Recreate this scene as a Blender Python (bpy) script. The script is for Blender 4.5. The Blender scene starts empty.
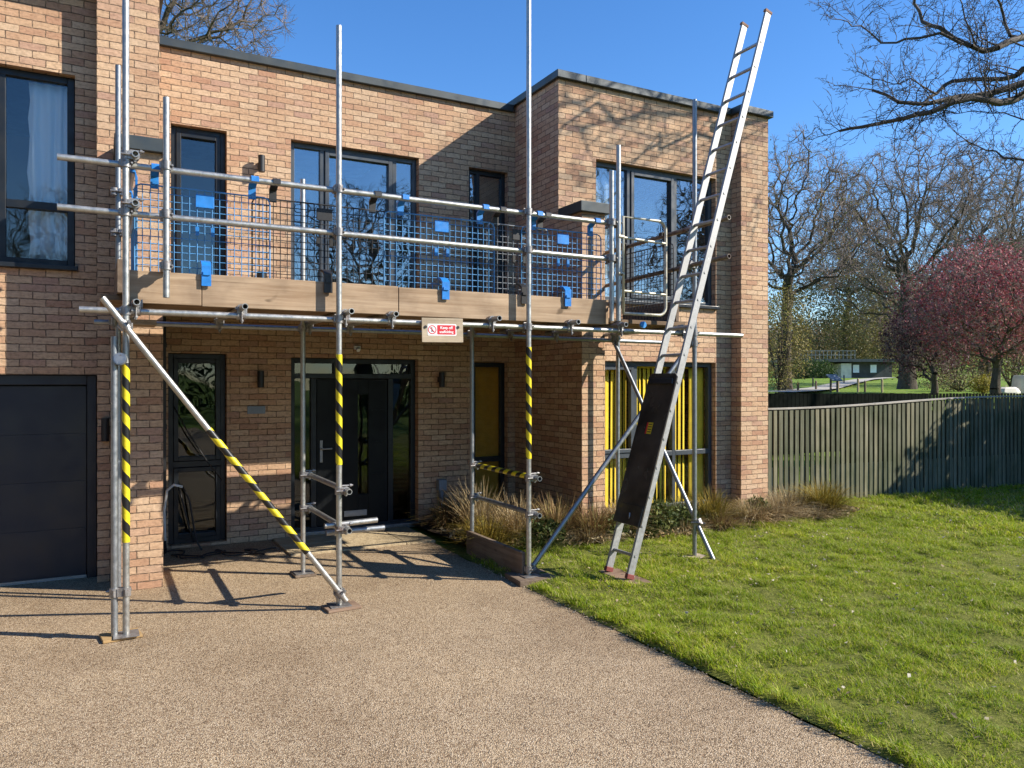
import bpy, math, random
import numpy as np
from mathutils import Vector, noise as mnoise

random.seed(7)
RNG = np.random.default_rng(7)
SC = bpy.context.scene
COL = SC.collection
V = Vector
PI = math.pi

# ------------------------------------------------------------------ camera
CAM_H = 1.65
TH = math.atan2(415, 769)
SN, CS = math.sin(TH), math.cos(TH)
cam = bpy.data.cameras.new('camera')
cam.sensor_width = 36
cam.lens = 769 / 1024 * 36
cam.clip_start = 0.05
cam.clip_end = 2500
camo = bpy.data.objects.new('camera', cam)
COL.objects.link(camo)
camo.location = (0, 0, CAM_H)
camo.rotation_euler = (math.radians(90 - 0.07), 0, -TH)
SC.camera = camo


def gp(x, y, z=0.0):
    """a point of the ground (height z) seen in the photo at x, y: used to measure the place"""
    d = (CAM_H - z) * 769 / (y - 383)
    l = (x - 512) / 769 * d
    return (d * SN + l * CS, d * CS - l * SN)


def dp(x, y, d):
    l = (x - 512) / 769 * d
    return V((d * SN + l * CS, d * CS - l * SN, CAM_H - (y - 383) / 769 * d))


# ------------------------------------------------------------------ light
SUN = V((1.42, -1.0, 1.13)).normalized()
w = bpy.data.worlds.new('World')
SC.world = w
w.use_nodes = True
nt = w.node_tree
bg = nt.nodes['Background']
sky = nt.nodes.new('ShaderNodeTexSky')
sky.sky_type = 'NISHITA'
sky.sun_disc = False
sky.sun_elevation = math.asin(SUN.z)
sky.sun_rotation = math.atan2(SUN.x, SUN.y)
sky.altitude = 60
sky.air_density = 1.0
sky.dust_density = 0.1
sky.ozone_density = 4.0
hs = nt.nodes.new('ShaderNodeHueSaturation')
hs.inputs['Saturation'].default_value = 1.22
hs.inputs['Hue'].default_value = 0.506
nt.links.new(sky.outputs[0], hs.inputs['Color'])
nt.links.new(hs.outputs[0], bg.inputs[0])
bg.inputs[1].default_value = 0.14
sl = bpy.data.lights.new('sun', 'SUN')
sl.energy = 4.9
sl.angle = math.radians(0.5)
sl.color = (1.0, 0.93, 0.82)
so = bpy.data.objects.new('sun', sl)
COL.objects.link(so)
so.rotation_euler = (-SUN).to_track_quat('-Z', 'Y').to_euler()
so.location = (20, -20, 25)
vs = SC.view_settings
SC.display_settings.display_device = 'sRGB'
vs.view_transform = 'Standard'
vs.look = 'None'
vs.exposure = 0.72
vs.gamma = 1
vs.use_curve_mapping = False
SC.render.engine = 'CYCLES'
SC.cycles.max_bounces = 8
SC.cycles.diffuse_bounces = 1
SC.cycles.transparent_max_bounces = 24
SC.cycles.use_denoising = True
SC.cycles.caustics_reflective = False
SC.cycles.caustics_refractive = False


# ------------------------------------------------------------------ mesh helpers
class MB:
    def __init__(s):
        s.v, s.f, s.uv, s.sm = [], [], [], []

    def face(s, pts, uv=None, smooth=False):
        i = len(s.v)
        s.v += [tuple(p) for p in pts]
        s.f.append(tuple(range(i, i + len(pts))))
        s.uv.append(uv if uv else [(0.0, 0.0)] * len(pts))
        s.sm.append(smooth)

    def add(s, vs_, fs, smooth=False, uvs=None):
        i = len(s.v)
        s.v += [tuple(p) for p in vs_]
        for k, f in enumerate(fs):
            s.f.append(tuple(i + j for j in f))
            s.uv.append(uvs[k] if uvs else [(0.0, 0.0)] * len(f))
            s.sm.append(smooth)

    def obox(s, c, ax, h):
        c = V(c)
        a, b, d = [V(q) for q in ax]
        P = []
        for i in (-1, 1):
            for j in (-1, 1):
                for k in (-1, 1):
                    P.append(c + a * (i * h[0]) + b * (j * h[1]) + d * (k * h[2]))
        s.add(P, [(0, 1, 3, 2), (4, 6, 7, 5), (0, 4, 5, 1), (2, 3, 7, 6), (0, 2, 6, 4), (1, 5, 7, 3)])
        return s

    def box(s, x0, x1, y0, y1, z0, z1):
        P = [(x, y, z) for x in (x0, x1) for y in (y0, y1) for z in (z0, z1)]
        F = [(0, 1, 3, 2), (4, 6, 7, 5), (0, 4, 5, 1), (2, 3, 7, 6), (0, 2, 6, 4), (1, 5, 7, 3)]
        U = []
        for f in F:
            q = [P[i] for i in f]
            if len({p[0] for p in q}) == 1:
                U.append([(p[1], p[2]) for p in q])
            elif len({p[1] for p in q}) == 1:
                U.append([(p[0], p[2]) for p in q])
            else:
                U.append([(p[0], p[1]) for p in q])
        s.add(P, F, False, U)
        return s

    def tube(s, p0, p1, r, n=14, hollow=False, r1=None):
        p0, p1 = V(p0), V(p1)
        r1 = r if r1 is None else r1
        d = (p1 - p0)
        L = d.length
        d = d / L
        a = d.orthogonal().normalized()
        if abs(d.z) < 0.99:
            a = d.cross(V((0, 0, 1))).normalized()
        b = d.cross(a)
        ring = [(a * math.cos(2 * PI * k / n) + b * math.sin(2 * PI * k / n)) for k in range(n)]
        P = [p0 + q * r for q in ring] + [p1 + q * r1 for q in ring]
        F, U = [], []
        for k in range(n):
            m = (k + 1) % n
            F.append((k, m, n + m, n + k))
            U.append([(k / n, 0), ((k + 1) / n, 0), ((k + 1) / n, L), (k / n, L)])
        s.add(P, F, True, U)
        if hollow:
            ri = r - 0.0045
            Q = [p0 + q * ri for q in ring] + [p1 + q * ri for q in ring]
            s.add(Q, [(k, n + k, n + (k + 1) % n, (k + 1) % n) for k in range(n)], True)
            for pp, sg in ((p0, 1), (p1, -1)):
                R = [pp + q * r for q in ring] + [pp + q * ri for q in ring]
                s.add(R, [(k, n + k, n + (k + 1) % n, (k + 1) % n) if sg > 0 else (k, (k + 1) % n, n + (k + 1) % n, n + k) for k in range(n)])
        else:
            s.add([p0 + q * r for q in ring], [tuple(reversed(range(n)))])
            s.add([p1 + q * r1 for q in ring], [tuple(range(n))])
        return s

    def path(s, pts, r, n=8):
        pts = [V(p) for p in pts]
        P, F = [], []
        up = None
        for i, p in enumerate(pts):
            t = (pts[min(i + 1, len(pts) - 1)] - pts[max(i - 1, 0)]).normalized()
            if up is None:
                up = t.orthogonal().normalized()
            up = (up - t * up.dot(t)).normalized()
            b = t.cross(up)
            rr = r[i] if isinstance(r, (list, tuple)) else r
            P += [p + (up * math.cos(2 * PI * k / n) + b * math.sin(2 * PI * k / n)) * rr for k in range(n)]
        for i in range(len(pts) - 1):
            for k in range(n):
                m = (k + 1) % n
                F.append((i * n + k, i * n + m, (i + 1) * n + m, (i + 1) * n + k))
        F.append(tuple(reversed(range(n))))
        j = (len(pts) - 1) * n
        F.append(tuple(range(j, j + n)))
        s.add(P, F, True)
        return s

    def prism(s, poly, z0, z1, T=None):
        """poly in (u, v), extruded from z0 to z1; T maps (u, v, z) to the world"""
        T = T or (lambda u, v, z: (u, v, z))
        n = len(poly)
        P = [T(u, v, z0) for u, v in poly] + [T(u, v, z1) for u, v in poly]
        F = [tuple(reversed(range(n))), tuple(range(n, 2 * n))]
        F += [(k, (k + 1) % n, n + (k + 1) % n, n + k) for k in range(n)]
        s.add(P, F)
        return s

    def build(s, name, mat, parent=None, bevel=0.0):
        me = bpy.data.meshes.new(name)
        off = V((0, 0, 0))
        if parent is not None:
            q = parent
            while q is not None:
                off += q.location
                q = q.parent
        vs_ = [(p[0] - off.x, p[1] - off.y, p[2] - off.z) for p in s.v]
        me.from_pydata(vs_, [], s.f)
        uvl = me.uv_layers.new(name='UVMap')
        flat = [c for f in s.uv for t in f for c in t]
        uvl.data.foreach_set('uv', flat)
        me.polygons.foreach_set('use_smooth', s.sm)
        me.materials.append(mat)
        me.update()
        o = bpy.data.objects.new(name, me)
        COL.objects.link(o)
        if parent is not None:
            o.parent = parent
        if bevel:
            md = o.modifiers.new('bevel', 'BEVEL')
            md.width = bevel
            md.segments = 2
            md.limit_method = 'ANGLE'
            md.angle_limit = math.radians(50)
        return o


def arr_mesh(name, verts, faces, mat, parent=None, smooth=False, loc=None):
    """verts (n,3) float array; faces (m,k) int array"""
    me = bpy.data.meshes.new(name)
    verts = np.asarray(verts, dtype=np.float32)
    faces = np.asarray(faces, dtype=np.int32)
    if parent is not None:
        off = np.zeros(3)
        q = parent
        while q is not None:
            off += np.array(q.location)
            q = q.parent
        verts = verts - off.astype(np.float32)
    elif loc is not None:
        verts = verts - np.array(loc, dtype=np.float32)
    k = faces.shape[1]
    me.vertices.add(len(verts))
    me.vertices.foreach_set('co', verts.ravel())
    me.loops.add(faces.size)
    me.loops.foreach_set('vertex_index', faces.ravel())
    me.polygons.add(len(faces))
    me.polygons.foreach_set('loop_start', np.arange(0, faces.size, k, dtype=np.int32))
    me.polygons.foreach_set('loop_total', np.full(len(faces), k, dtype=np.int32))
    me.polygons.foreach_set('use_smooth', np.full(len(faces), smooth, dtype=bool))
    me.update(calc_edges=True)
    me.materials.append(mat)
    o = bpy.data.objects.new(name, me)
    COL.objects.link(o)
    if parent is not None:
        o.parent = parent
    elif loc is not None:
        o.location = loc
    return o


def tag(o, label=None, cat=None, group=None, kind=None):
    if label:
        o['label'] = label
    if cat:
        o['category'] = cat
    if group:
        o['group'] = group
    if kind:
        o['kind'] = kind
    return o


def thing(name, label, cat, loc=(0, 0, 0), group=None):
    o = bpy.data.objects.new(name, None)
    o.empty_display_size = 0.1
    COL.objects.link(o)
    o.location = loc
    return tag(o, label, cat, group)


def copy_tree(o, parent=None):
    c = o.copy()
    COL.objects.link(c)
    c.parent = parent
    for ch in list(o.children):
        copy_tree(ch, c)
    return c


# ------------------------------------------------------------------ materials
class NM:
    """a material and short ways to add nodes to it"""
    def __init__(s, name):
        s.m = bpy.data.materials.new(name)
        s.m.use_nodes = True
        s.t = s.m.node_tree
        s.b = s.t.nodes['Principled BSDF']
        s.out = s.t.nodes['Material Output']

    def n(s, typ, inp=None, **props):
        d = s.t.nodes.new(typ)
        for k, v in props.items():
            setattr(d, k, v)
        for k, v in (inp or {}).items():
            if hasattr(v, 'is_output'):
                s.t.links.new(v, d.inputs[k])
            else:
                d.inputs[k].default_value = v
        return d

    def l(s, a, k):
        s.t.links.new(a, s.b.inputs[k])

    def set(s, **kw):
        for k, v in kw.items():
            s.b.inputs[k.replace('_', ' ')].default_value = v
        return s

    def ramp(s, fac, stops, interp='LINEAR'):
        r = s.n('ShaderNodeValToRGB', {'Fac': fac})
        cr = r.color_ramp
        cr.interpolation = interp
        while len(cr.elements) < len(stops):
            cr.elements.new(0.5)
        for e, (p, c) in zip(cr.elements, stops):
            e.position = p
            e.color = (c[0], c[1], c[2], 1) if not isinstance(c, (int, float)) else (c, c, c, 1)
        return r.outputs['Color']

    def noise(s, scale, detail=3, vec=None, rough=0.55, dist=0.0):
        i = {'Scale': scale, 'Detail': detail, 'Roughness': rough, 'Distortion': dist}
        if vec is not None:
            i['Vector'] = vec
        return s.n('ShaderNodeTexNoise', i).outputs['Fac']

    def co(s, which='Object'):
        return s.n('ShaderNodeTexCoord').outputs[which]

    def world(s):
        return s.n('ShaderNodeNewGeometry').outputs['Position']

    def island(s):
        return s.n('ShaderNodeNewGeometry').outputs['Random Per Island']

    def math(s, op, a, b=0.0, clamp=False):
        d = s.n('ShaderNodeMath', {0: a, 1: b}, operation=op)
        d.use_clamp = clamp
        return d.outputs[0]

    def mix(s, f, a, b, blend='MIX'):
        d = s.n('ShaderNodeMix', data_type='RGBA', blend_type=blend)
        for idx, v in ((0, f), (6, a), (7, b)):
            if hasattr(v, 'is_output'):
                s.t.links.new(v, d.inputs[idx])
            else:
                d.inputs[idx].default_value = v if isinstance(v, (int, float)) else (v[0], v[1], v[2], 1)
        return d.outputs[2]

    def bump(s, h, strength=0.5, dist=0.01):
        d = s.n('ShaderNodeBump', {'Height': h, 'Strength': strength, 'Distance': dist})
        s.l(d.outputs[0], 'Normal')

    def scale(s, vec, sc):
        d = s.n('ShaderNodeMapping', {'Vector': vec, 'Scale': sc})
        return d.outputs[0]


def plain(name, col, rough=0.5, metal=0.0, spec=0.5, var=0.0, vscale=8.0, bump=0.0, bscale=60.0):
    m = NM(name)
    m.set(Base_Color=(*col, 1), Roughness=rough, Metallic=metal)
    m.b.inputs['Specular IOR Level'].default_value = spec
    if var:
        f = m.noise(vscale, 4, m.world())
        lo = [c * (1 - var) for c in col]
        hi = [min(1, c * (1 + var)) for c in col]
        m.l(m.ramp(f, [(0.3, lo), (0.7, hi)]), 'Base Color')
        m.l(m.ramp(m.noise(vscale * 2.3, 3, m.world()), [(0.3, max(0, rough - 0.12)), (0.7, min(1, rough + 0.12))]), 'Roughness')
    if bump:
        m.bump(m.noise(bscale, 3, m.world()), bump, 0.004)
    return m.m


def brick_mat():
    m = NM('brick')
    uv = m.co('UV')
    wob = m.n('ShaderNodeTexNoise', {'Vector': uv, 'Scale': 9.0, 'Detail': 2.0}).outputs['Color']
    off = m.n('ShaderNodeVectorMath', {0: wob, 1: (0.5, 0.5, 0.5)}, operation='SUBTRACT').outputs[0]
    off = m.n('ShaderNodeVectorMath', {0: off, 'Scale': 0.013}, operation='SCALE').outputs[0]
    vec = m.n('ShaderNodeVectorMath', {0: uv, 1: off}, operation='ADD').outputs[0]
    wob = m.n('ShaderNodeTexNoise', {'Vector': uv, 'Scale': 55.0, 'Detail': 2.0}).outputs['Color']
    off = m.n('ShaderNodeVectorMath', {0: wob, 1: (0.5, 0.5, 0.5)}, operation='SUBTRACT').outputs[0]
    off = m.n('ShaderNodeVectorMath', {0: off, 'Scale': 0.007}, operation='SCALE').outputs[0]
    vec = m.n('ShaderNodeVectorMath', {0: vec, 1: off}, operation='ADD').outputs[0]
    br = m.n('ShaderNodeTexBrick', {'Vector': vec, 'Scale': 1.0, 'Mortar Size': 0.0044, 'Mortar Smooth': 0.25, 'Bias': 0.0,
                                    'Brick Width': 0.185, 'Row Height': 0.0615,
                                    'Color1': (0, 0, 0, 1), 'Color2': (1, 1, 1, 1), 'Mortar': (0.5, 0.5, 0.5, 1)}, offset=0.5, offset_frequency=2)
    fac = br.outputs['Fac']
    col = m.ramp(br.outputs['Color'], [(0.0, (0.46, 0.26, 0.165)), (0.12, (0.52, 0.315, 0.195)), (0.35, (0.57, 0.37, 0.23)),
                                       (0.6, (0.60, 0.405, 0.255)), (0.82, (0.62, 0.44, 0.29)), (0.93, (0.53, 0.33, 0.22)), (1.0, (0.46, 0.28, 0.20))])
    n1 = m.noise(38.0, 5, uv, 0.65)
    col = m.mix(0.75, col, m.ramp(n1, [(0.28, 0.62), (0.5, 0.98), (0.72, 1.12)]), 'MULTIPLY')
    n2 = m.noise(1.1, 4, uv, 0.6)
    col = m.mix(0.6, col, m.ramp(n2, [(0.3, (0.74, 0.71, 0.70)), (0.62, (1.06, 1.05, 1.02))]), 'MULTIPLY')
    st = m.noise(1.0, 4, m.scale(uv, (16, 75, 1)), 0.7, 0.5)
    col = m.mix(0.8, col, m.ramp(st, [(0.3, (0.70, 0.64, 0.60)), (0.5, (1.0, 1.0, 1.0)), (0.7, (1.14, 1.14, 1.12))]), 'MULTIPLY')
    n3 = m.noise(150.0, 2, uv)
    col = m.mix(m.ramp(n3, [(0.66, 0.0), (0.75, 0.5)]), col, (0.12, 0.07, 0.05))
    mor = m.ramp(m.noise(22.0, 3, uv), [(0.3, (0.10, 0.068, 0.045)), (0.7, (0.20, 0.14, 0.095))])
    brk = m.ramp(m.noise(13.0, 4, uv, 0.7), [(0.32, 0.25), (0.55, 1.0)])
    fac = m.math('MULTIPLY', fac, brk)
    col = m.mix(fac, col, mor)
    m.l(col, 'Base Color')
    m.set(Roughness=0.9)
    m.b.inputs['Specular IOR Level'].default_value = 0.25
    h = m.math('SUBTRACT', m.math('MULTIPLY', n1, 0.35), fac)
    m.bump(h, 0.9, 0.012)
    return m.m


def drive_mat():
    m = NM('resin_bound_gravel')
    p = m.world()
    vo = m.n('ShaderNodeTexVoronoi', {'Vector': p, 'Scale': 150.0, 'Randomness': 1.0}, feature='F1')
    sep = m.n('ShaderNodeSeparateColor', {0: vo.outputs['Color']})
    stone = m.ramp(sep.outputs[0], [(0.0, (0.17, 0.105, 0.055)), (0.18, (0.345, 0.237, 0.138)), (0.45, (0.495, 0.363, 0.22)),
                                    (0.75, (0.585, 0.443, 0.282)), (0.94, (0.69, 0.553, 0.385)), (1.0, (0.38, 0.225, 0.12))])
    edge = m.ramp(vo.outputs['Distance'], [(0.35, 1.0), (0.75, 0.5)])
    col = m.mix(1.0, stone, edge, 'MULTIPLY')
    big = m.noise(0.8, 5, p, 0.6)
    col = m.mix(0.8, col, m.ramp(big, [(0.32, (0.74, 0.70, 0.66)), (0.5, (0.98, 0.97, 0.96)), (0.68, (1.14, 1.13, 1.10))]), 'MULTIPLY')
    med = m.noise(7.0, 4, p, 0.7)
    col = m.mix(0.6, col, m.ramp(med, [(0.32, (0.86, 0.85, 0.84)), (0.62, (1.06, 1.06, 1.06))]), 'MULTIPLY')
    m.l(col, 'Base Color')
    m.set(Roughness=0.8)
    m.b.inputs['Specular IOR Level'].default_value = 0.3
    m.bump(m.math('SUBTRACT', 1.0, vo.outputs['Distance']), 0.75, 0.006)
    return m.m


def wood_mat(name, c0, c1, axis='X', knots=True, rough=0.8):
    m = NM(name)
    p = m.co('Object')
    sc = {'X': (1.2, 22, 22), 'Y': (22, 1.2, 22), 'Z': (22, 22, 1.2)}[axis]
    q = m.scale(p, sc)
    g = m.noise(1.0, 6, q, 0.65, 0.6)
    col = m.ramp(g, [(0.28, c0), (0.5, [(a + b) / 2 for a, b in zip(c0, c1)]), (0.72, c1)])
    big = m.noise(3.2, 4, p)
    col = m.mix(0.7, col, m.ramp(big, [(0.3, (0.58, 0.56, 0.55)), (0.5, (0.96, 0.95, 0.94)), (0.66, (1.10, 1.08, 1.06))]), 'MULTIPLY')
    ck = m.noise(1.0, 3, m.scale(p, {'X': (0.7, 40, 40), 'Y': (40, 0.7, 40), 'Z': (40, 40, 0.7)}[axis]), 0.5, 0.3)
    col = m.mix(m.ramp(ck, [(0.66, 0.0), (0.70, 0.7)]), col, [c * 0.3 for c in c0])
    if knots:
        sp = m.noise(7.5, 2, m.scale(p, {'X': (0.5, 1, 1), 'Y': (1, 0.5, 1), 'Z': (1, 1, 0.5)}[axis]))
        col = m.mix(m.ramp(sp, [(0.69, 0.0), (0.74, 0.75)]), col, [c * 0.35 for c in c0])
    m.l(col, 'Base Color')
    m.set(Roughness=rough)
    m.b.inputs['Specular IOR Level'].default_value = 0.3
    m.bump(g, 0.5, 0.003)
    return m.m


def steel_mat(name, c0, c1, rust=0.0, metal=0.75, r0=0.34, r1=0.55):
    m = NM(name)
    p = m.world()
    f = m.noise(26.0, 5, p, 0.7)
    col = m.ramp(f, [(0.3, c0), (0.7, c1)])
    st = m.noise(1.7, 4, p)
    col = m.mix(0.5, col, m.ramp(st, [(0.3, (0.75, 0.75, 0.76)), (0.65, (1.05, 1.05, 1.05))]), 'MULTIPLY')
    sp = m.noise(38.0, 4, p, 0.7)
    col = m.mix(m.ramp(sp, [(0.63, 0.0), (0.69, 0.7)]), col, (0.60, 0.58, 0.53))
    rs = m.noise(21.0, 5, p, 0.75)
    col = m.mix(m.ramp(rs, [(0.64, 0.0), (0.72, 0.6)]), col, (0.16, 0.085, 0.05))
    mt = metal
    if rust:
        rf = m.ramp(m.noise(9.0, 6, p, 0.75), [(0.62 - rust, 0.0), (0.70 - rust * 0.6, 1.0)])
        col = m.mix(rf, col, (0.10, 0.045, 0.022))
        m.l(m.math('MULTIPLY', m.math('SUBTRACT', 1.0, rf), metal), 'Metallic')
    else:
        m.b.inputs['Metallic'].default_value = metal
    m.l(col, 'Base Color')
    m.l(m.ramp(f, [(0.3, r0), (0.7, r1)]), 'Roughness')
    m.bump(m.noise(90.0, 2, p), 0.12, 0.002)
    return m.m


def tape_mat():
    m = NM('hazard_tape')
    uv = m.n('ShaderNodeSeparateXYZ', {0: m.co('UV')})
    ph = m.math('ADD', m.math('MULTIPLY', uv.outputs[1], 1 / 0.155), uv.outputs[0])
    fr = m.math('FRACT', ph)
    wear = m.noise(40.0, 3, m.world())
    fr = m.math('ADD', fr, m.math('MULTIPLY', m.math('SUBTRACT', wear, 0.5), 0.06))
    col = m.ramp(fr, [(0.0, (0.012, 0.012, 0.012)), (0.5, (0.74, 0.60, 0.02))], 'CONSTANT')
    m.l(m.mix(0.5, col, m.ramp(wear, [(0.3, 0.75), (0.6, 1.0)]), 'MULTIPLY'), 'Base Color')
    m.set(Roughness=0.38)
    m.bump(m.noise(55.0, 3, m.world()), 0.3, 0.004)
    return m.m


def glass_mat(name, tint=(0.86, 0.90, 0.90), base=0.06, k=0.95):
    m = NM(name)
    tr = m.n('ShaderNodeBsdfTransparent', {'Color': (*tint, 1)})
    nz = m.noise(1.6, 2, m.co('Object'))
    bp = m.n('ShaderNodeBump', {'Height': nz, 'Strength': 0.10, 'Distance': 0.05})
    gl = m.n('ShaderNodeBsdfGlossy', {'Color': (0.95, 0.98, 1, 1), 'Roughness': 0.006, 'Normal': bp.outputs[0]})
    ge = m.n('ShaderNodeNewGeometry')
    dt = m.n('ShaderNodeVectorMath', {0: ge.outputs['Normal'], 1: ge.outputs['Incoming']}, operation='DOT_PRODUCT').outputs['Value']
    fr = m.math('POWER', m.math('SUBTRACT', 1.0, m.math('ABSOLUTE', dt), True), 5.0)
    f = m.math('ADD', m.math('MULTIPLY', fr, k), base, True)
    mx = m.n('ShaderNodeMixShader', {0: f, 1: tr.outputs[0], 2: gl.outputs[0]})
    m.t.links.new(mx.outputs[0], m.out.inputs[0])
    m.t.nodes.remove(m.b)
    return m.m


def leaf_mat(name, stops, rough=0.6, trans=0.25, jitter=True):
    m = NM(name)
    col = m.ramp(m.island(), stops)
    big = m.noise(1.1, 5, m.world(), 0.7)
    col = m.mix(0.8, col, m.ramp(big, [(0.32, (0.66, 0.72, 0.66)), (0.5, (0.96, 0.97, 0.95)), (0.68, (1.2, 1.10, 0.98))]), 'MULTIPLY')
    m.l(col, 'Base Color')
    m.set(Roughness=rough)
    m.b.inputs['Specular IOR Level'].default_value = 0.25
    if trans:
        td = m.n('ShaderNodeBsdfTranslucent', {'Color': col})
        mx = m.n('ShaderNodeMixShader', {0: trans, 1: m.b.outputs[0], 2: td.outputs[0]})
        m.t.links.new(mx.outputs[0], m.out.inputs[0])
    return m.m


def ground_mat():
    m = NM('far_grass')
    p = m.world()
    a = m.noise(0.35, 5, p, 0.65)
    b = m.noise(9.0, 5, p, 0.7)
    col = m.ramp(a, [(0.3, (0.13, 0.20, 0.025)), (0.5, (0.18, 0.27, 0.035)), (0.7, (0.25, 0.30, 0.06))])
    hz = m.n('ShaderNodeSeparateXYZ', {0: p}).outputs[2]
    wood = m.ramp(m.noise(0.12, 6, p, 0.75), [(0.35, (0.075, 0.06, 0.028)), (0.65, (0.17, 0.135, 0.06))])
    col = m.mix(m.ramp(m.math('DIVIDE', hz, 20.0), [(0.28, 0.0), (0.42, 1.0)]), col, wood)
    col = m.mix(0.8, col, m.ramp(b, [(0.3, 0.6), (0.7, 1.15)]), 'MULTIPLY')
    m.l(col, 'Base Color')
    m.set(Roughness=0.9)
    m.b.inputs['Specular IOR Level'].default_value = 0.15
    m.bump(b, 0.8, 0.05)
    return m.m


def soil_mat(name, c0, c1, sc=14.0):
    m = NM(name)
    p = m.world()
    b = m.noise(sc, 6, p, 0.75)
    m.l(m.ramp(b, [(0.3, c0), (0.7, c1)]), 'Base Color')
    m.set(Roughness=0.95)
    m.b.inputs['Specular IOR Level'].default_value = 0.15
    m.bump(b, 0.9, 0.03)
    return m.m


def bark_mat(name, c0, c1):
    m = NM(name)
    p = m.co('Object')
    b = m.noise(5.0, 6, m.scale(p, (3, 3, 0.7)), 0.7)
    m.l(m.ramp(b, [(0.3, c0), (0.7, c1)]), 'Base Color')
    m.set(Roughness=0.9)
    m.b.inputs['Specular IOR Level'].default_value = 0.2
    m.bump(b, 0.8, 0.05)
    return m.m


def slat_mat():
    """weathered green-grey fence boards, each board its own tone"""
    m = NM('weathered_fence_wood')
    p = m.co('Object')
    isl = m.island()
    g = m.noise(1.0, 6, m.scale(p, (30, 30, 1.6)), 0.7, 0.4)
    col = m.ramp(g, [(0.28, (0.115, 0.115, 0.075)), (0.5, (0.195, 0.19, 0.135)), (0.75, (0.31, 0.295, 0.225))])
    col = m.mix(0.9, col, m.ramp(isl, [(0.0, (0.60, 0.64, 0.58)), (0.5, (0.98, 0.97, 0.92)), (1.0, (1.3, 1.22, 1.12))]), 'MULTIPLY')
    lo = m.noise(2.2, 4, p)
    col = m.mix(0.7, col, m.ramp(lo, [(0.32, (0.50, 0.60, 0.46)), (0.5, (0.88, 0.90, 0.84)), (0.66, (1.06, 1.04, 1.0))]), 'MULTIPLY')
    m.l(col, 'Base Color')
    m.set(Roughness=0.9)
    m.b.inputs['Specular IOR Level'].default_value = 0.2
    m.bump(g, 0.5, 0.004)
    return m.m


M = {}
M['brick'] = brick_mat()
M['drive'] = drive_mat()
M['board'] = wood_mat('scaffold_board', (0.27, 0.175, 0.10), (0.54, 0.40, 0.265))
M['deck'] = wood_mat('deck_board', (0.13, 0.085, 0.05), (0.30, 0.20, 0.12))
M['kick'] = wood_mat('weathered_board', (0.12, 0.085, 0.06), (0.28, 0.21, 0.15), 'Y')
M['sole_yellow'] = wood_mat('sole_yellow', (0.33, 0.20, 0.08), (0.55, 0.38, 0.18))
M['sole_brown'] = wood_mat('sole_brown', (0.20, 0.125, 0.08), (0.36, 0.25, 0.17))
M['sole_red'] = wood_mat('sole_red', (0.20, 0.10, 0.06), (0.38, 0.22, 0.14))
M['sole_pale'] = wood_mat('sole_pale', (0.36, 0.29, 0.20), (0.56, 0.46, 0.33))
M['steel'] = steel_mat('galvanised_steel', (0.36, 0.36, 0.335), (0.54, 0.53, 0.49), metal=0.8)
M['steel_blue'] = steel_mat('weathered_steel', (0.24, 0.26, 0.275), (0.38, 0.395, 0.40))
M['steel_rust'] = steel_mat('rusty_steel', (0.17, 0.15, 0.13), (0.28, 0.25, 0.21), rust=0.14)
M['clamp'] = steel_mat('clamp_steel', (0.20, 0.19, 0.18), (0.42, 0.40, 0.38), rust=0.06, metal=0.6)
M['alu'] = steel_mat('aluminium', (0.33, 0.33, 0.32), (0.46, 0.455, 0.44), metal=0.7, r0=0.55, r1=0.7)
M['rung'] = steel_mat('rung_aluminium', (0.30, 0.30, 0.30), (0.46, 0.46, 0.45), metal=0.7)
M['gate'] = steel_mat('gate_steel', (0.50, 0.46, 0.34), (0.66, 0.62, 0.50), rust=0.05, metal=0.3)
M['tape'] = tape_mat()
M['frame'] = plain('anthracite_frame', (0.012, 0.015, 0.019), 0.42, spec=0.35, var=0.15, vscale=5)
M['frame_grey'] = plain('grey_frame', (0.055, 0.065, 0.075), 0.4, var=0.15, vscale=5)
M['coping'] = plain('coping_metal', (0.050, 0.060, 0.062), 0.48, metal=0.25, var=0.25, vscale=3)
M['garage'] = plain('garage_navy', (0.006, 0.009, 0.019), 0.45, var=0.1, vscale=2)
M['door'] = plain('door_black', (0.005, 0.006, 0.007), 0.5, spec=0.2, var=0.15, vscale=4)
M['black'] = plain('black_plastic', (0.014, 0.014, 0.015), 0.5)
M['blackwire'] = plain('black_wire', (0.016, 0.016, 0.017), 0.55)
M['bluewire'] = plain('blue_wire', (0.085, 0.27, 0.52), 0.45, var=0.2, vscale=6)
M['blue'] = plain('blue_plastic', (0.02, 0.20, 0.58), 0.42, var=0.2, vscale=14)
M['greywire'] = plain('grey_wire', (0.22, 0.24, 0.26), 0.45, metal=0.4)
M['glass'] = glass_mat('window_glass')
M['glass_clear'] = glass_mat('clear_glass', (0.97, 0.97, 0.95), 0.03, 0.9)
M['glass_sky'] = glass_mat('upper_window_glass', (0.80, 0.85, 0.87), 0.20, 0.9)
M['glass_dark'] = glass_mat('door_glass', (0.50, 0.55, 0.53), 0.05, 0.9)
M['plaster'] = plain('room_plaster', (0.40, 0.38, 0.34), 0.9)
M['roomfloor'] = plain('room_floor', (0.10, 0.07, 0.05), 0.7)
M['sheer'] = plain('sheer_white', (0.86, 0.88, 0.92), 0.9)
M['yellow'] = plain('yellow_fabric', (0.93, 0.63, 0.05), 0.85, var=0.12, vscale=9)
M['amber'] = plain('amber_blind', (0.88, 0.38, 0.03), 0.85, var=0.1)
M['khaki'] = plain('khaki_blind', (0.34, 0.29, 0.18), 0.85)
M['slabs'] = soil_mat('sandstone', (0.38, 0.29, 0.17), (0.55, 0.44, 0.28), 7.0)
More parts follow.
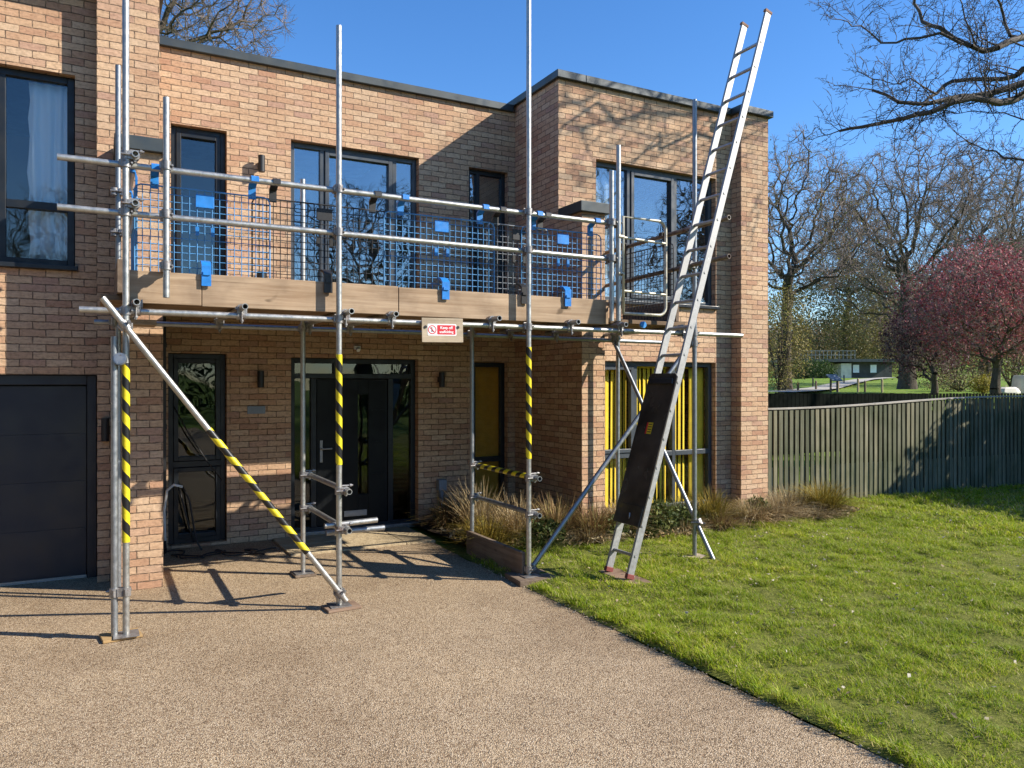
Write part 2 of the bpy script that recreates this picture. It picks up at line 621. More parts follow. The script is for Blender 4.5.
M['soil'] = soil_mat('bed_soil', (0.030, 0.022, 0.015), (0.085, 0.062, 0.042))
M['turf'] = soil_mat('turf_soil', (0.10, 0.12, 0.018), (0.24, 0.24, 0.055), 22.0)
M['far'] = ground_mat()
M['pathway'] = soil_mat('far_path', (0.36, 0.33, 0.27), (0.48, 0.44, 0.37), 4.0)
M['fence'] = slat_mat()
M['fence_back'] = plain('fence_back_boards', (0.012, 0.016, 0.012), 0.9, spec=.1, var=0.3, vscale=6)  # near-black colour stands in for shade in the slat gaps
M['cap'] = wood_mat('fence_capping', (0.34, 0.31, 0.25), (0.52, 0.48, 0.40), 'X', False)
M['darkfence'] = plain('dark_stained_wood', (0.006, 0.008, 0.006), 0.9, spec=.05, var=0.3, vscale=6)
M['bark'] = bark_mat('oak_bark', (0.04, 0.032, 0.022), (0.12, 0.095, 0.07))
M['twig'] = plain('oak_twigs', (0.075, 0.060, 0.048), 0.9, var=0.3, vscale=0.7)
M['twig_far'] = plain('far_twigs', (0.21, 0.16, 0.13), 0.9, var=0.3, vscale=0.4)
M['red'] = plain('sign_red', (0.60, 0.018, 0.03), 0.45)
M['white'] = plain('sign_white', (0.80, 0.80, 0.78), 0.5)
M['pipe'] = plain('grey_pipe', (0.20, 0.235, 0.27), 0.5, var=0.1)
M['bluecap'] = plain('blue_cap', (0.03, 0.26, 0.62), 0.5)
M['redfoot'] = plain('red_rubber', (0.22, 0.05, 0.04), 0.7)
M['lab_yellow'] = plain('label_yellow', (0.70, 0.50, 0.02), 0.5)

# ------------------------------------------------------------------ the setting: ground
CREAM = None


def sst(a, b, x):
    t = min(1, max(0, (x - a) / (b - a)))
    return t * t * (3 - 2 * t)


def terrain(x, y):
    d = x * SN + y * CS
    l = x * CS - y * SN
    h = 1.25 * sst(16.5, 27, d) + 0.95 * sst(28, 90, d) + 6 * sst(95, 240, d)
    if d > 0:
        h += 44 * sst(0.36, 0.74, l / max(d, 1)) * sst(120, 300, d) + 8 * sst(130, 300, d)
    return h


def grid_coords(lo, hi, fine0, fine1, step, coarse):
    c = list(np.arange(fine0, fine1 + 1e-6, step))
    x = fine0
    s = step
    left = []
    while x > lo:
        s *= coarse
        x -= s
        left.append(x)
    x = fine1
    s = step
    right = []
    while x < hi:
        s *= coarse
        x += s
        right.append(x)
    return np.array(left[::-1] + c + right)


gx = grid_coords(-900, 1100, -6, 90, 1.5, 1.22)
gy = grid_coords(-900, 1100, -6, 90, 1.5, 1.22)
vv, ff = [], []
for j, y in enumerate(gy):
    for i, x in enumerate(gx):
        z = terrain(x, y)
        z += 0.0 if z < 0.02 else 0.12 * mnoise.noise(V((x * 0.25, y * 0.25, 0)))
        if z > 8:
            z += min(4.0, (z - 8) * 0.25) * mnoise.noise(V((x * 0.06, y * 0.06, 3)))
        vv.append((x, y, z - 0.02))
nx = len(gx)
for j in range(len(gy) - 1):
    for i in range(nx - 1):
        a = j * nx + i
        ff.append((a, a + 1, a + nx + 1, a + nx))
g = arr_mesh('ground', vv, ff, M['far'], smooth=True)
tag(g, kind='structure')

mb = MB()
# driveway: left of the lawn edge, running towards the camera and behind it
edge = [(3.06, -14)] + [(3.06 + 0.02 * math.sin(y * 1.7) - 0.03 * math.exp(-(y - 4.2) ** 2) + 0.010 * math.sin(y * 9.3) + .006 * math.sin(y * 23), y) for y in np.linspace(-2, 6.70, 120)]
mb.add([(-9, y, 0.0) for x, y in edge] + [(x, y, 0.0) for x, y in edge],
       [(i, len(edge) + i, len(edge) + i + 1, i + 1) for i in range(len(edge) - 1)])
mb.face([(-9, 6.70, 0), (3.06, 6.70, 0), (3.06, 8.5, 0), (-9, 8.5, 0)])
tag(mb.build('driveway', M['drive']), kind='structure')

mb = MB()
for i, (x0, x1) in enumerate(((1.62, 2.20), (2.207, 2.78), (2.787, 3.10))):
    for j, (y0, y1) in enumerate(((7.42, 7.86), (7.867, 8.30))):
        mb.box(x0, x1, y0, y1, -0.02, 0.018 + 0.001 * ((i + j) % 2))
tag(mb.build('paved_path', M['slabs'], bevel=0.004), kind='structure')

# turf under the blades, with a bed along the house
def bed_y(x):
    return 6.47 + 0.10 * math.sin(x * 2.1) + 0.06 * math.sin(x * 5.3 + 1)


def lawn_h(x, y):
    return 0.030 + 0.018 * mnoise.noise(V((x * 1.3, y * 1.3, 0))) + 0.030 * mnoise.noise(V((x * 4.6, y * 4.6, 5))) + 0.014 * mnoise.noise(V((x * 10, y * 10, 7)))


xs = np.arange(3.045, 16.01, 0.09)
ys = np.arange(-6, 7.21, 0.09)
vv, ff = [], []
for y in ys:
    for x in xs:
        k = min(1.0, (x - 3.045) / 0.2)
        vv.append((x, y, lawn_h(x, y) * k + 0.004))
for j in range(len(ys) - 1):
    for i in range(len(xs) - 1):
        a = j * len(xs) + i
        ff.append((a, a + 1, a + len(xs) + 1, a + len(xs)))
tag(arr_mesh('lawn_soil', vv, ff, M['turf'], smooth=True), kind='structure')

mb = MB()
bx = np.arange(3.16, 8.7, 0.12)
nb = len(bx)
rows = [0.0, 0.3, 0.6, 1.0]
P, F = [], []
for r in rows:
    for x in bx:
        y0 = bed_y(x) - 0.03 if x > 3.4 else 5.75
        y1 = 7.40 if x > 4.5 else 8.32
        y = y0 + (y1 - y0) * r
        z = (0.036 if r == 0 else 0.05 + 0.03 * mnoise.noise(V((x * 3, y * 3, 1))))
        P.append((x, y, z))
for r in range(3):
    for i in range(nb - 1):
        F.append((r * nb + i, r * nb + i + 1, (r + 1) * nb + i + 1, (r + 1) * nb + i))
mb.add(P, F, True)
tag(mb.build('planting_bed', M['soil']), kind='structure')


# lawn blades
def blades(n, xr, yr, hmin, hmax, wid, seed, dens=None):
    r = np.random.default_rng(seed)
    x = r.uniform(*xr, n)
    y = r.uniform(*yr, n)
    k = np.array([mnoise.noise(V((a * 1.1, b * 1.1, 9))) for a, b in zip(x, y)])
    k2 = np.array([mnoise.noise(V((a * 4.5, b * 4.5, 2))) for a, b in zip(x, y)])
    k3 = np.array([mnoise.noise(V((a * 13, b * 13, 4))) for a, b in zip(x, y)])
    keep = (y < np.array([bed_y(a) for a in x]) + 0.08 * r.standard_normal(n)) | (x > 8.25)
    keep &= (y < 7.38 - (x - 7.3) * 0.087 - 0.02)
    keep &= r.uniform(0, 1, n) < np.clip(0.82 + 1.0 * k + 0.9 * k2 + .5 * k3, 0.10, 1)
    for (xa, xb, ya, yb) in ((3.0, 3.39, 5.38, 5.78), (4.83, 5.02, 5.25, 5.57), (3.75, 3.95, 4.90, 5.44)):
        keep &= ~((x > xa) & (x < xb) & (y > ya) & (y < yb))
    keep &= x > 3.055 + 0.03 * np.sin(y * 9) * np.sin(y * 3.7) + 0.02 * r.standard_normal(n)
    x, y, k, k2, k3 = x[keep], y[keep], k[keep], k2[keep], k3[keep]
    n = len(x)
    z = np.array([lawn_h(a, b) for a, b in zip(x, y)])
    h = r.uniform(hmin, hmax, n) * np.clip(1 + 0.6 * k + 0.9 * k2 + 0.7 * k3, 0.3, 2.0)
    a = r.uniform(0, 2 * PI, n)
    lean = r.uniform(0.4, 2.2, n) * h
    wv = r.uniform(0.7, 1.3, n) * wid
    b = a + PI / 2 + r.normal(0, 0.4, n)
    dx, dy = np.cos(a), np.sin(a)
    sx, sy = np.cos(b) * wv / 2, np.sin(b) * wv / 2
    v = np.zeros((n, 5, 3))
    base = np.stack([x, y, z - 0.004], 1)
    v[:, 0] = base + np.stack([-sx, -sy, 0 * x], 1)
    v[:, 1] = base + np.stack([sx, sy, 0 * x], 1)
    mid = np.stack([x + dx * lean * 0.35, y + dy * lean * 0.35, z + h * 0.62], 1)
    v[:, 2] = mid + np.stack([sx * .8, sy * .8, 0 * x], 1)
    v[:, 3] = mid + np.stack([-sx * .8, -sy * .8, 0 * x], 1)
    v[:, 4] = np.stack([x + dx * lean, y + dy * lean, z + h], 1)
    i = np.arange(n)[:, None] * 5
    f = np.concatenate([i + np.array([[0, 1, 2]]), i + np.array([[0, 2, 3]]), i + np.array([[3, 2, 4]])])
    return v.reshape(-1, 3), f


parts = [blades(300000, (3.05, 8.5), (1.2, 4.6), 0.008, 0.034, 0.0034, 1),
         blades(190000, (3.05, 9.5), (4.4, 7.3), 0.010, 0.038, 0.0046, 2),
         blades(9000, (3.02, 3.16), (-1, 6.4), 0.02, 0.055, 0.0042, 5),
         blades(90000, (8.2, 14.5), (0.5, 7.3), 0.028, 0.060, 0.0085, 3),
         blades(16000, (3.05, 8.5), (-2.5, 1.3), 0.03, 0.058, 0.008, 4)]
vv, ff, o0 = [], [], 0
for v_, f_ in parts:
    vv.append(v_)
    ff.append(f_ + o0)
    o0 += len(v_)
gm = leaf_mat('lawn_blades', [(0.0, (0.13, 0.21, 0.010)), (0.3, (0.29, 0.41, 0.016)), (0.60, (0.44, 0.54, 0.030)),
                              (0.78, (0.54, 0.55, 0.07)), (0.90, (0.58, 0.50, 0.17)), (1.0, (0.64, 0.56, 0.32))], 0.5, 0.45)
tag(arr_mesh('lawn_grass', np.concatenate(vv), np.concatenate(ff), gm), kind='stuff')

# stray stones along the edge of the drive
r = np.random.default_rng(12)
n = 700
y = r.uniform(-2, 6.3, n)
x = 3.05 + r.normal(0, .035, n)
s_ = r.uniform(.003, .009, n)
v_ = []
f_ = []
for k in range(n):
    c0 = V((x[k], y[k], .006))
    i0 = len(v_)
    for dx, dy, dz in ((1, 0, 0), (-.9, .1, 0), (0, 1.1, 0), (.1, -1, 0), (0, 0, .9), (0, 0, -.8)):
        v_.append((c0.x + s_[k] * dx, c0.y + s_[k] * dy, c0.z + s_[k] * dz))
    for a_, b_, c_ in ((0, 2, 4), (2, 1, 4), (1, 3, 4), (3, 0, 4), (2, 0, 5), (1, 2, 5), (3, 1, 5), (0, 3, 5)):
        f_.append((i0 + a_, i0 + b_, i0 + c_))
M['stones'] = leaf_mat('stray_stones', [(0.0, (0.22, 0.14, 0.08)), (0.5, (0.46, 0.34, 0.21)), (1.0, (0.62, 0.52, 0.38))], 0.8, 0)
tag(arr_mesh('gravel', v_, f_, M['stones']), kind='stuff')

# dead leaves on the lawn
r = np.random.default_rng(11)
n = 1300
x = r.uniform(3.1, 12.5, n)
y = r.uniform(1.2, 6.9, n)
a = r.uniform(0, 2 * PI, n)
s = r.uniform(0.007, 0.020, n)
z = np.array([lawn_h(p, q) for p, q in zip(x, y)]) + r.uniform(0.02, 0.045, n)
v = np.zeros((n, 4, 3))
for k, (u, t) in enumerate(((-1, 0), (0, -.55), (1, 0), (0, .55))):
    v[:, k, 0] = x + s * (u * np.cos(a) - t * np.sin(a))
    v[:, k, 1] = y + s * (u * np.sin(a) + t * np.cos(a))
    v[:, k, 2] = z + r.uniform(-0.01, 0.012, n)
lm = leaf_mat('dead_leaves', [(0.0, (0.22, 0.15, 0.08)), (0.5, (0.38, 0.30, 0.19)), (1.0, (0.56, 0.50, 0.40))], 0.7, 0.1)
tag(arr_mesh('fallen_leaves', v.reshape(-1, 3), np.arange(n * 4).reshape(n, 4), lm), kind='stuff')

# ------------------------------------------------------------------ the house
H = thing('house', 'two storey flat roofed house of buff and orange brick with dark grey window frames', 'house', (0.0, 8.0, 0.0))


def wall(name, parent, org, ud, length, z0, z1, thick, inward, holes, mat='brick'):
    """a wall standing on org along unit vector ud; front face on the line, body towards inward"""
    org, ud, nw = V(org), V(ud), V(inward)
    us = sorted({0.0, length} | {h[0] for h in holes} | {h[1] for h in holes})
    zs = sorted({z0, z1} | {h[2] for h in holes} | {h[3] for h in holes})
    us = [u for u in us if -1e-6 <= u <= length + 1e-6]
    zs = [z for z in zs if z0 - 1e-6 <= z <= z1 + 1e-6]

    def solid(i, j):
        if i < 0 or j < 0 or i >= len(us) - 1 or j >= len(zs) - 1:
            return False
        u = (us[i] + us[i + 1]) / 2
        z = (zs[j] + zs[j + 1]) / 2
        return not any(h[0] < u < h[1] and h[2] < z < h[3] for h in holes)

    off = org.x if abs(ud.x) > 0.5 else org.y
    sg = 1 if (ud.x + ud.y) > 0 else -1
    b = MB()

    def pt(u, z, t):
        q = org + ud * u + nw * t
        return (q.x, q.y, z)

    def q(pts):
        uv = []
        for (u, z, t) in pts:
            uv.append((off + sg * u, z))
        b.face([pt(*p) for p in pts], uv)

    def q2(pts, mode):
        uv = []
        for (u, z, t) in pts:
            uv.append((off + sg * u, t) if mode == 'h' else (t + 0.06, z))
        b.face([pt(*p) for p in pts], uv)

    for i in range(len(us) - 1):
        for j in range(len(zs) - 1):
            if not solid(i, j):
                continue
            u0, u1, a0, a1 = us[i], us[i + 1], zs[j], zs[j + 1]
            q([(u0, a0, 0), (u1, a0, 0), (u1, a1, 0), (u0, a1, 0)])
            q([(u1, a0, thick), (u0, a0, thick), (u0, a1, thick), (u1, a1, thick)])
            if not solid(i - 1, j):
                q2([(u0, a0, thick), (u0, a0, 0), (u0, a1, 0), (u0, a1, thick)], 'v')
            if not solid(i + 1, j):
                q2([(u1, a0, 0), (u1, a0, thick), (u1, a1, thick), (u1, a1, 0)], 'v')
            if not solid(i, j - 1):
                q2([(u0, a0, 0), (u0, a0, thick), (u1, a0, thick), (u1, a0, 0)], 'h')
            if not solid(i, j + 1):
                q2([(u0, a1, thick), (u0, a1, 0), (u1, a1, 0), (u1, a1, thick)], 'h')
    return b.build(name, M[mat], parent)


YM, YW, YP, YG = 8.32, 7.31, 6.836, 7.39      # main wall, wing wall, piers, garage wall
ZT = 4.97
ZW = 5.05                            # the wing's parapet stands a little higher
# openings as (x0, x1, z0, z1)
GW = (-1.75, -0.16, 2.62, 4.22)
GD = (-2.55, 0.0, 0.0, 1.72)
A_UP = (0.646, 1.172, 2.60, 4.23)
B_UP = (1.817, 3.27, 2.60, 4.245)
C_UP = (3.905, 4.434, 2.60, 4.23)
A_LO = (0.62, 1.17, 0.03, 1.95)
D_LO = (1.817, 3.262, 0.02, 1.925)
C_LO = (3.975, 4.43, 0.06, 1.90)
W_UP = (5.04, 6.865, 2.61, 4.225)
W_LO = (5.04, 6.865, 0.12, 1.905)


def hx(rects, x0):
    return [(a - x0, b - x0, c, d) for a, b, c, d in rects]


wall('wall', H, (-6, YG, 0), (1, 0, 0), 6.0, 0, ZT, 0.30, (0, 1, 0), hx([GW, GD], -6))
wall('wall', H, (0.47, YM, 0), (1, 0, 0), 4.533 - 0.47, 0, ZT, 0.30, (0, 1, 0), hx([A_UP, B_UP, C_UP, A_LO, D_LO, C_LO], 0.47))
wall('wall', H, (4.83, YW, 0), (1, 0, 0), 7.12 - 4.83, 0, ZW, 0.30, (0, 1, 0), hx([W_UP, W_LO], 4.83))
MB().box(0.0, 0.47, 7.21, YM + 0.3, 0, ZT).build('pier', M['brick'], H)
MB().box(0.17, 0.47, 6.815, 7.207, 0, 3.50).build('fin_wall', M['brick'], H)
MB().box(4.533, 4.83, YW, YM + 0.3, 0, ZW).build('wall', M['brick'], H)
MB().box(4.533, 4.83, YP, YW - 0.003, 0, 3.47).build('fin_wall', M['brick'], H)
MB().box(7.12, 7.59, 7.135, 13.7, 0, ZW).build('pier', M['brick'], H)
MB().box(-6, 7.59, 13.703, 14.0, 0, ZT).build('wall', M['brick'], H)
MB().box(-6.3, -6.003, YG, 14.0, 0, ZT).build('wall', M['brick'], H)
mb = MB()
mb.box(-6, 7.11, 8.63, 13.7, 4.72, 4.86)
mb.box(-6, -0.01, 7.70, 8.627, 4.72, 4.86)
mb.box(4.84, 7.11, 7.62, 8.627, 4.72, 4.86)
mb.build('roof', M['coping'], H)
mb = MB()
mb.box(-6, 7.11, 8.63, 13.7, 2.26, 2.50)
mb.box(-6, -0.01, 7.70, 8.627, 2.26, 2.50)
mb.box(4.84, 7.11, 7.62, 8.627, 2.26, 2.50)
mb.build('upper_floor', M['plaster'], H)
mb = MB()
mb.box(-6, 7.11, 8.63, 13.7, -0.05, 0.02)
mb.box(-6, -0.01, 7.70, 8.627, -0.05, 0.02)
mb.box(4.84, 7.11, 7.62, 8.627, -0.05, 0.02)
mb.build('ground_floor', M['roomfloor'], H)
mb = MB()
for x0, x1 in ((-0.1, 0.1), (3.45, 3.6)):
    mb.box(x0, x1, 8.64, 13.7, 0.02, 2.255)
    mb.box(x0, x1, 8.64, 13.7, 2.505, 4.715)
mb.box(-6, 7.11, 11.3, 11.4, 0.02, 2.255)
mb.box(-6, 7.11, 11.3, 11.4, 2.505, 4.715)
mb.build('inner_wall', M['plaster'], H)


def coping(x0, x1, y0, y1, z, h=0.085):
    b = MB()
    b.box(x0, x1, y0, y1, z, z + h)
    return b.build('coping', M['coping'], H, bevel=0.006)


coping(-6.35, 0.51, YG - 0.22, YG + 0.30, ZT)
coping(0.513, 4.49, YM - 0.05, YM + 0.35, ZT)
coping(4.493, 4.87, YW - 0.05, YM + 0.35, ZW)
coping(4.873, 7.075, YW - 0.05, YW + 0.35, ZW)
coping(7.078, 7.635, 7.135 - 0.05, 14.05, ZW)
coping(0.12, 0.51, 6.765, 7.205, 3.50, 0.11)
coping(4.49, 4.875, YP - 0.05, YW - 0.06, 3.47, 0.11)
# balcony floor between the fin walls
MB().box(0.475, 4.53, 6.97, YM - 0.004, 2.33, 2.54).build('balcony_floor', M['coping'], H)


def frame_rect(b, x0, x1, z0, z1, y, w, dep):
    b.box(x0, x0 + w, y, y + dep, z0, z1)
    b.box(x1 - w, x1, y, y + dep, z0, z1)
    b.box(x0 + w, x1 - w, y, y + dep, z1 - w, z1)
    b.box(x0 + w, x1 - w, y, y + dep, z0, z0 + w)


def window(r, yp, mull=(), trans=(), casements=(), glass='glass', frame='frame', sill=True, w=0.05, setback=0.075):
    """r opening, mull x of uprights, trans (x0, x1, z) rails, casements indices of opening lights"""
    x0, x1, z0, z1 = r
    y = yp + setback
    b = MB()
    frame_rect(b, x0 + 0.004, x1 - 0.004, z0 + 0.004, z1 - 0.004, y, w, 0.07)
    xs_ = [x0 + w] + [q for m_ in mull for q in (m_ - w / 2, m_ + w / 2)] + [x1 - w]
    for m_ in mull:
        b.box(m_ - w / 2, m_ + w / 2, y, y + 0.07, z0 + w, z1 - w)
    lights = []
    for k in range(0, len(xs_), 2):
        a, c = xs_[k], xs_[k + 1]
        cuts = [z for (ta, tb, z) in trans if ta <= (a + c) / 2 <= tb]
        zz = [z0 + w] + [q for z in sorted(cuts) for q in (z - w * .6, z + w * .6)] + [z1 - w]
        for z in sorted(cuts):
            b.box(a, c, y, y + 0.07, z - w * .6, z + w * .6)
        for j in range(0, len(zz), 2):
            lights.append((a, c, zz[j], zz[j + 1]))
    fo = b.build('window', M[frame], H, bevel=0.004)
    for k, (a, c, e, f) in enumerate(lights):
        if k in casements:
            cb = MB()
            frame_rect(cb, a + 0.004, c - 0.004, e + 0.004, f - 0.004, y - 0.014, 0.045, 0.06)
            cb.build('sash', M[frame], fo, bevel=0.004)
            a, c, e, f = a + 0.047, c - 0.047, e + 0.047, f - 0.047
        MB().box(a - 0.004, c + 0.004, y + 0.030, y + 0.038, e - 0.004, f + 0.004).build('pane', M[glass], fo)
    if sill:
        MB().box(x0 - 0.02, x1 + 0.02, yp - 0.045, yp + setback - 0.002, z0 - 0.035, z0 + 0.003).build('sill', M['frame'], fo, bevel=0.004)
    return fo


window(GW, YG, mull=(-0.68,), trans=((-0.7, 0, 3.12),), glass='glass', w=.055)
window(A_UP, YM, casements=(0,), glass='glass', sill=False)
window(B_UP, YM, mull=(2.17, 3.0), casements=(1,), glass='glass_sky', frame='frame_grey', sill=False)
window(C_UP, YM, mull=(4.06,), glass='glass_sky', sill=False)
window(W_UP, YW, mull=(5.56, 6.27), casements=(1,), glass='glass_sky', frame='frame_grey')
window(A_LO, YM, trans=((0, 2, 0.83),), casements=(0, 1), glass='glass_dark', sill=False)
window(C_LO, YM, trans=((3, 5, 0.72),), glass='glass', sill=False)
wl = window(W_LO, YW, mull=(5.66, 6.25), casements=(1,), trans=((5, 7, 0.79),), glass='glass_clear', frame='frame_grey')

# front door set
x0, x1, z0, z1 = D_LO
y = YM + 0.09
b = MB()
frame_rect(b, x0 + .004, x1 - .004, z0, z1 - .004, y, 0.055, 0.075)
b.box(x0 + .055, x1 - .055, y, y + .075, 1.70, 1.755)
b.box(2.05, 2.11, y, y + .075, z0 + .055, 1.70)
b.box(2.93, 2.99, y, y + .075, z0 + .055, 1.70)
b.box(2.30, 2.35, y, y + .075, 1.755, z1 - .055)
D = b.build('front_door', M['frame'], H, bevel=0.004)
b = MB()
gx0, gx1, gz0, gz1 = 2.58, 2.70, 0.40, 1.52
b.box(2.115, gx0, y + .012, y + .06, z0 + .06, 1.695)
b.box(gx1, 2.925, y + .012, y + .06, z0 + .06, 1.695)
b.box(gx0, gx1, y + .012, y + .06, z0 + .06, gz0)
b.box(gx0, gx1, y + .012, y + .06, gz1, 1.695)
b.build('door_leaf', M['door'], D, bevel=0.004)
b = MB()
for zc in (0.62, 0.98, 1.34):
    b.box(2.74, 2.89, y + .006, y + .0118, zc - .006, zc + .006)
b.build('door_moulding', M['door'], D)
for (a, c, e, f) in ((gx0, gx1, gz0, gz1), (x0 + .052, 2.053, z0 + .052, 1.703), (2.987, x1 - .052, z0 + .052, 1.703),
                     (x0 + .052, 2.303, 1.752, z1 - .052), (2.347, x1 - .052, 1.752, z1 - .052)):
    MB().box(a, c, y + .036, y + .044, e, f).build('pane', M['glass_dark'], D)
b = MB()
b.box(2.150, 2.178, y + .002, y + .0118, 0.78, 1.02)
b.tube((2.164, y + .004, .93), (2.164, y - .045, .93), .009, 8)
b.tube((2.164, y - .045, .93), (2.27, y - .045, .93), .009, 8)
b.build('door_handle', M['alu'], D)
b = MB()
b.box(2.42, 2.68, y + .003, y + .0115, 0.16, 0.225)
b.box(2.44, 2.66, y - .003, y + .003, 0.172, 0.213)
b.build('letter_plate', M['alu'], D, bevel=0.002)
MB().box(x0, x1, YM - 0.03, y - 0.002, 0.0, 0.05).build('threshold', M['clamp'], D, bevel=0.004)
# slats added behind the right side light to imitate a louvre reflection
bl = MB()
for k in range(16):
    zc = 0.40 + k * 0.05
    bl.obox((3.10, y + 0.12, zc), ((1, 0, 0), (0, .8, .6), (0, -.6, .8)), (0.10, 0.016, 0.0012))
tag(bl.build('slatted_blind', M['khaki']), 'pale slatted blind behind the glass to the right of the front door', 'blind')

# garage door
x0, x1, z0, z1 = GD
b = MB()
b.box(x0, x0 + .07, YG + .05, YG + .12, 0, z1 - .004)
b.box(x1 - .075, x1 - .004, YG + .05, YG + .12, 0, z1 - .004)
b.box(x0 + .07, x1 - .075, YG + .05, YG + .12, z1 - .085, z1 - .004)
G = b.build('garage_door', M['garage'], H, bevel=0.004)
b = MB()
for k in range(4):
    b.box(x0 + .075, x1 - .08, YG + .085, YG + .125, 0.025 + k * .40, 0.025 + k * .40 + .3992)
b.build('door_panel', M['garage'], G, bevel=0.0015)
MB().box(x0 + .075, x1 - .08, YG + .075, YG + .13, 0.0, 0.024).build('bottom_seal', M['steel_blue'], G)
MB().box(x0, x1 - .01, YG + .2, YG + .24, 0.0, z1).build('door_backing', M['garage'], G)


def wall_light(x, z, yp):
    b = MB()
    b.tube((x, yp - .085, z - .085), (x, yp - .085, z + .085), .034, 16)
    b.box(x - .02, x + .02, yp - .06, yp - .001, z - .03, z + .03)
    o = b.build('wall_light', M['black'], H)
    return o


wall_light(1.50, 3.92, YM)
wall_light(1.49, 1.69, YM)
wall_light(3.52, 1.69, YM)
b = MB()
b.box(0.490, 0.595, YM - .095, YM - .003, 0.06, 2.30)
for z in (0.35, 1.2, 2.0):
    b.box(0.484, 0.601, YM - .10, YM - .0035, z, z + .05)
b.obox((0.5425, YM - .13, 0.055), ((1, 0, 0), (0, .8, .6), (0, -.6, .8)), (.05, .07, .04))
b.build('downpipe', M['black'], H)  # square black upright with three bands in the wall corner
b = MB()
b.box(2.50, 2.57, YM - .03, YM - .001, 2.02, 2.06)
b.tube((2.535, YM - .03, 2.03), (2.535, YM - .06, 2.01), .022, 10)
b.build('motion_sensor', M['white'], H)
MB().box(1.37, 1.55, YM - .012, YM - .001, 1.33, 1.41).build('name_plate', M['pipe'], H, bevel=0.002)
b = MB()
b.tube((0.06, YG - .20, 1.17), (0.06, YG - .20, 1.36), .03, 10)
b.build('wall_light', M['black'], H)
b = MB()
b.box(3.48, 3.58, YM - .10, YM - .003, 0.40, 0.53)
b.box(3.505, 3.555, YM - .075, YM - .003, 0.0, 0.40)
b.build('meter_pipe', M['pipe'], H, bevel=0.01)
# small balcony wall light seen through the guards
b = MB()
b.tube((1.50, YM - .085, 2.66), (1.50, YM - .085, 2.80), .05, 14)
b.box(1.47, 1.53, YM - .05, YM - .001, 2.68, 2.76)
b.build('wall_light', M['black'], H)


# curtains and blinds hang behind the panes
def curtain(name, mat, x0, x1, y, z0, z1, amp, wl_, label, cat, seed=0, scallop=0.0):
    r = random.Random(seed)
    n = max(12, int((x1 - x0) / wl_ * 10))
    nz = 10
    P, F = [], []
    ph = r.uniform(0, 6)
    for j in range(nz + 1):
        t = j / nz
        for i in range(n + 1):
            u = i / n
            x = x0 + (x1 - x0) * u
            yy = y + amp * math.sin(2 * PI * (x - x0) / wl_ + ph + 0.7 * math.sin(7 * u + ph)) * (0.6 + 0.4 * t)
            xx = x + 0.25 * amp * math.sin(9 * t + i * 0.3)
            if scallop and i == 0:
                xx += scallop * math.sin(j * 40)
            P.append((xx, yy, z1 + (z0 - z1) * t))
    for j in range(nz):
        for i in range(n):
            a = j * (n + 1) + i
            F.append((a, a + 1, a + n + 2, a + n + 1))
    b = MB()
    b.add(P, F, True)
    o = b.build(name, M[mat])
    md = o.modifiers.new('cloth', 'SOLIDIFY')
    md.thickness = 0.003
    tag(o, label, cat)
    return o


curtain('curtain', 'sheer', -0.50, -0.20, YG + .165, 2.66, 4.16, .018, .085, 'white sheer curtain hanging in the upper window above the garage', 'curtain', 1, .01)
def vertical_blind(x0, x1, y, z0, z1, label, seed):
    r = random.Random(seed)
    b = MB()
    x = x0 + .03
    while x < x1 - .03:
        a = .36 + r.uniform(-.25, .25)
        w_ = .030 + r.uniform(-.003, .003)
        b.obox((x, y + r.uniform(-.004, .004), (z0 + z1) / 2), ((math.cos(a), math.sin(a), 0), (-math.sin(a), math.cos(a), 0), (r.uniform(-.006, .006), 0, 1)), (w_, .0012, (z1 - z0) / 2))
        x += .060 + (.020 if r.random() < .25 else 0) + r.uniform(-.006, .006)
    b.box(x0, x1, y - .02, y + .02, z1 + .002, z1 + .035)
    return tag(b.build('vertical_blind', M['yellow']), label, 'blind', 'yellow blinds behind the ladder')


vertical_blind(5.06, 5.64, YW + .19, .14, 1.83, 'yellow slatted vertical blind in the left light of the ground floor window behind the ladder', 2)
vertical_blind(5.68, 6.23, YW + .19, .14, 1.83, 'yellow slatted vertical blind in the middle light of the ground floor window behind the ladder', 3)
vertical_blind(6.27, 6.56, YW + .19, .14, 1.83, 'yellow slatted vertical blind in the right light of the ground floor window behind the ladder', 4)
curtain('curtain', 'yellow', 6.58, 6.83, YW + .18, .14, 1.84, .012, .14, 'plain yellow curtain at the right end of the ground floor window behind the ladder', 'curtain', 8)
curtain('curtain', 'amber', 3.99, 4.42, YM + .17, .08, 1.88, .004, .2, 'amber curtain in the narrow ground floor window right of the front door', 'curtain', 5)
curtain('curtain', 'khaki', 4.09, 4.40, YM + .17, 2.62, 4.20, .004, .2, 'khaki curtain in the narrow upper window beside the brick wing', 'curtain', 6)  # nearly flat sheet added in place of the khaki room wall
curtain('curtain', 'sheer', 5.10, 5.55, YW + .18, 2.64, 4.20, .02, .12, 'white curtain in the left light of the large upper window', 'curtain', 7)

# ------------------------------------------------------------------ the scaffold
S = thing('scaffold', 'galvanised tube scaffold with a boarded platform standing against the brick house', 'scaffold', (0.12, 5.6, 0.0))
R = 0.0208
YF, YB = 5.57, 6.67
YL = YF + 0.052                      # ledgers and rails run just behind the front standards
XS = (0.165, 1.563, 3.164, 4.92)


def T(name, p0, p1, mat='steel', parent=None, r=R):
    return MB().tube(p0, p1, r, 18, True).build(name, M[mat], parent or S)


def tape(p0, p1, parent):
    b = MB()
    b.tube(p0, p1, R + 0.003, 18)
    return b.build('hazard_tape', M['tape'], parent)


CP = MB


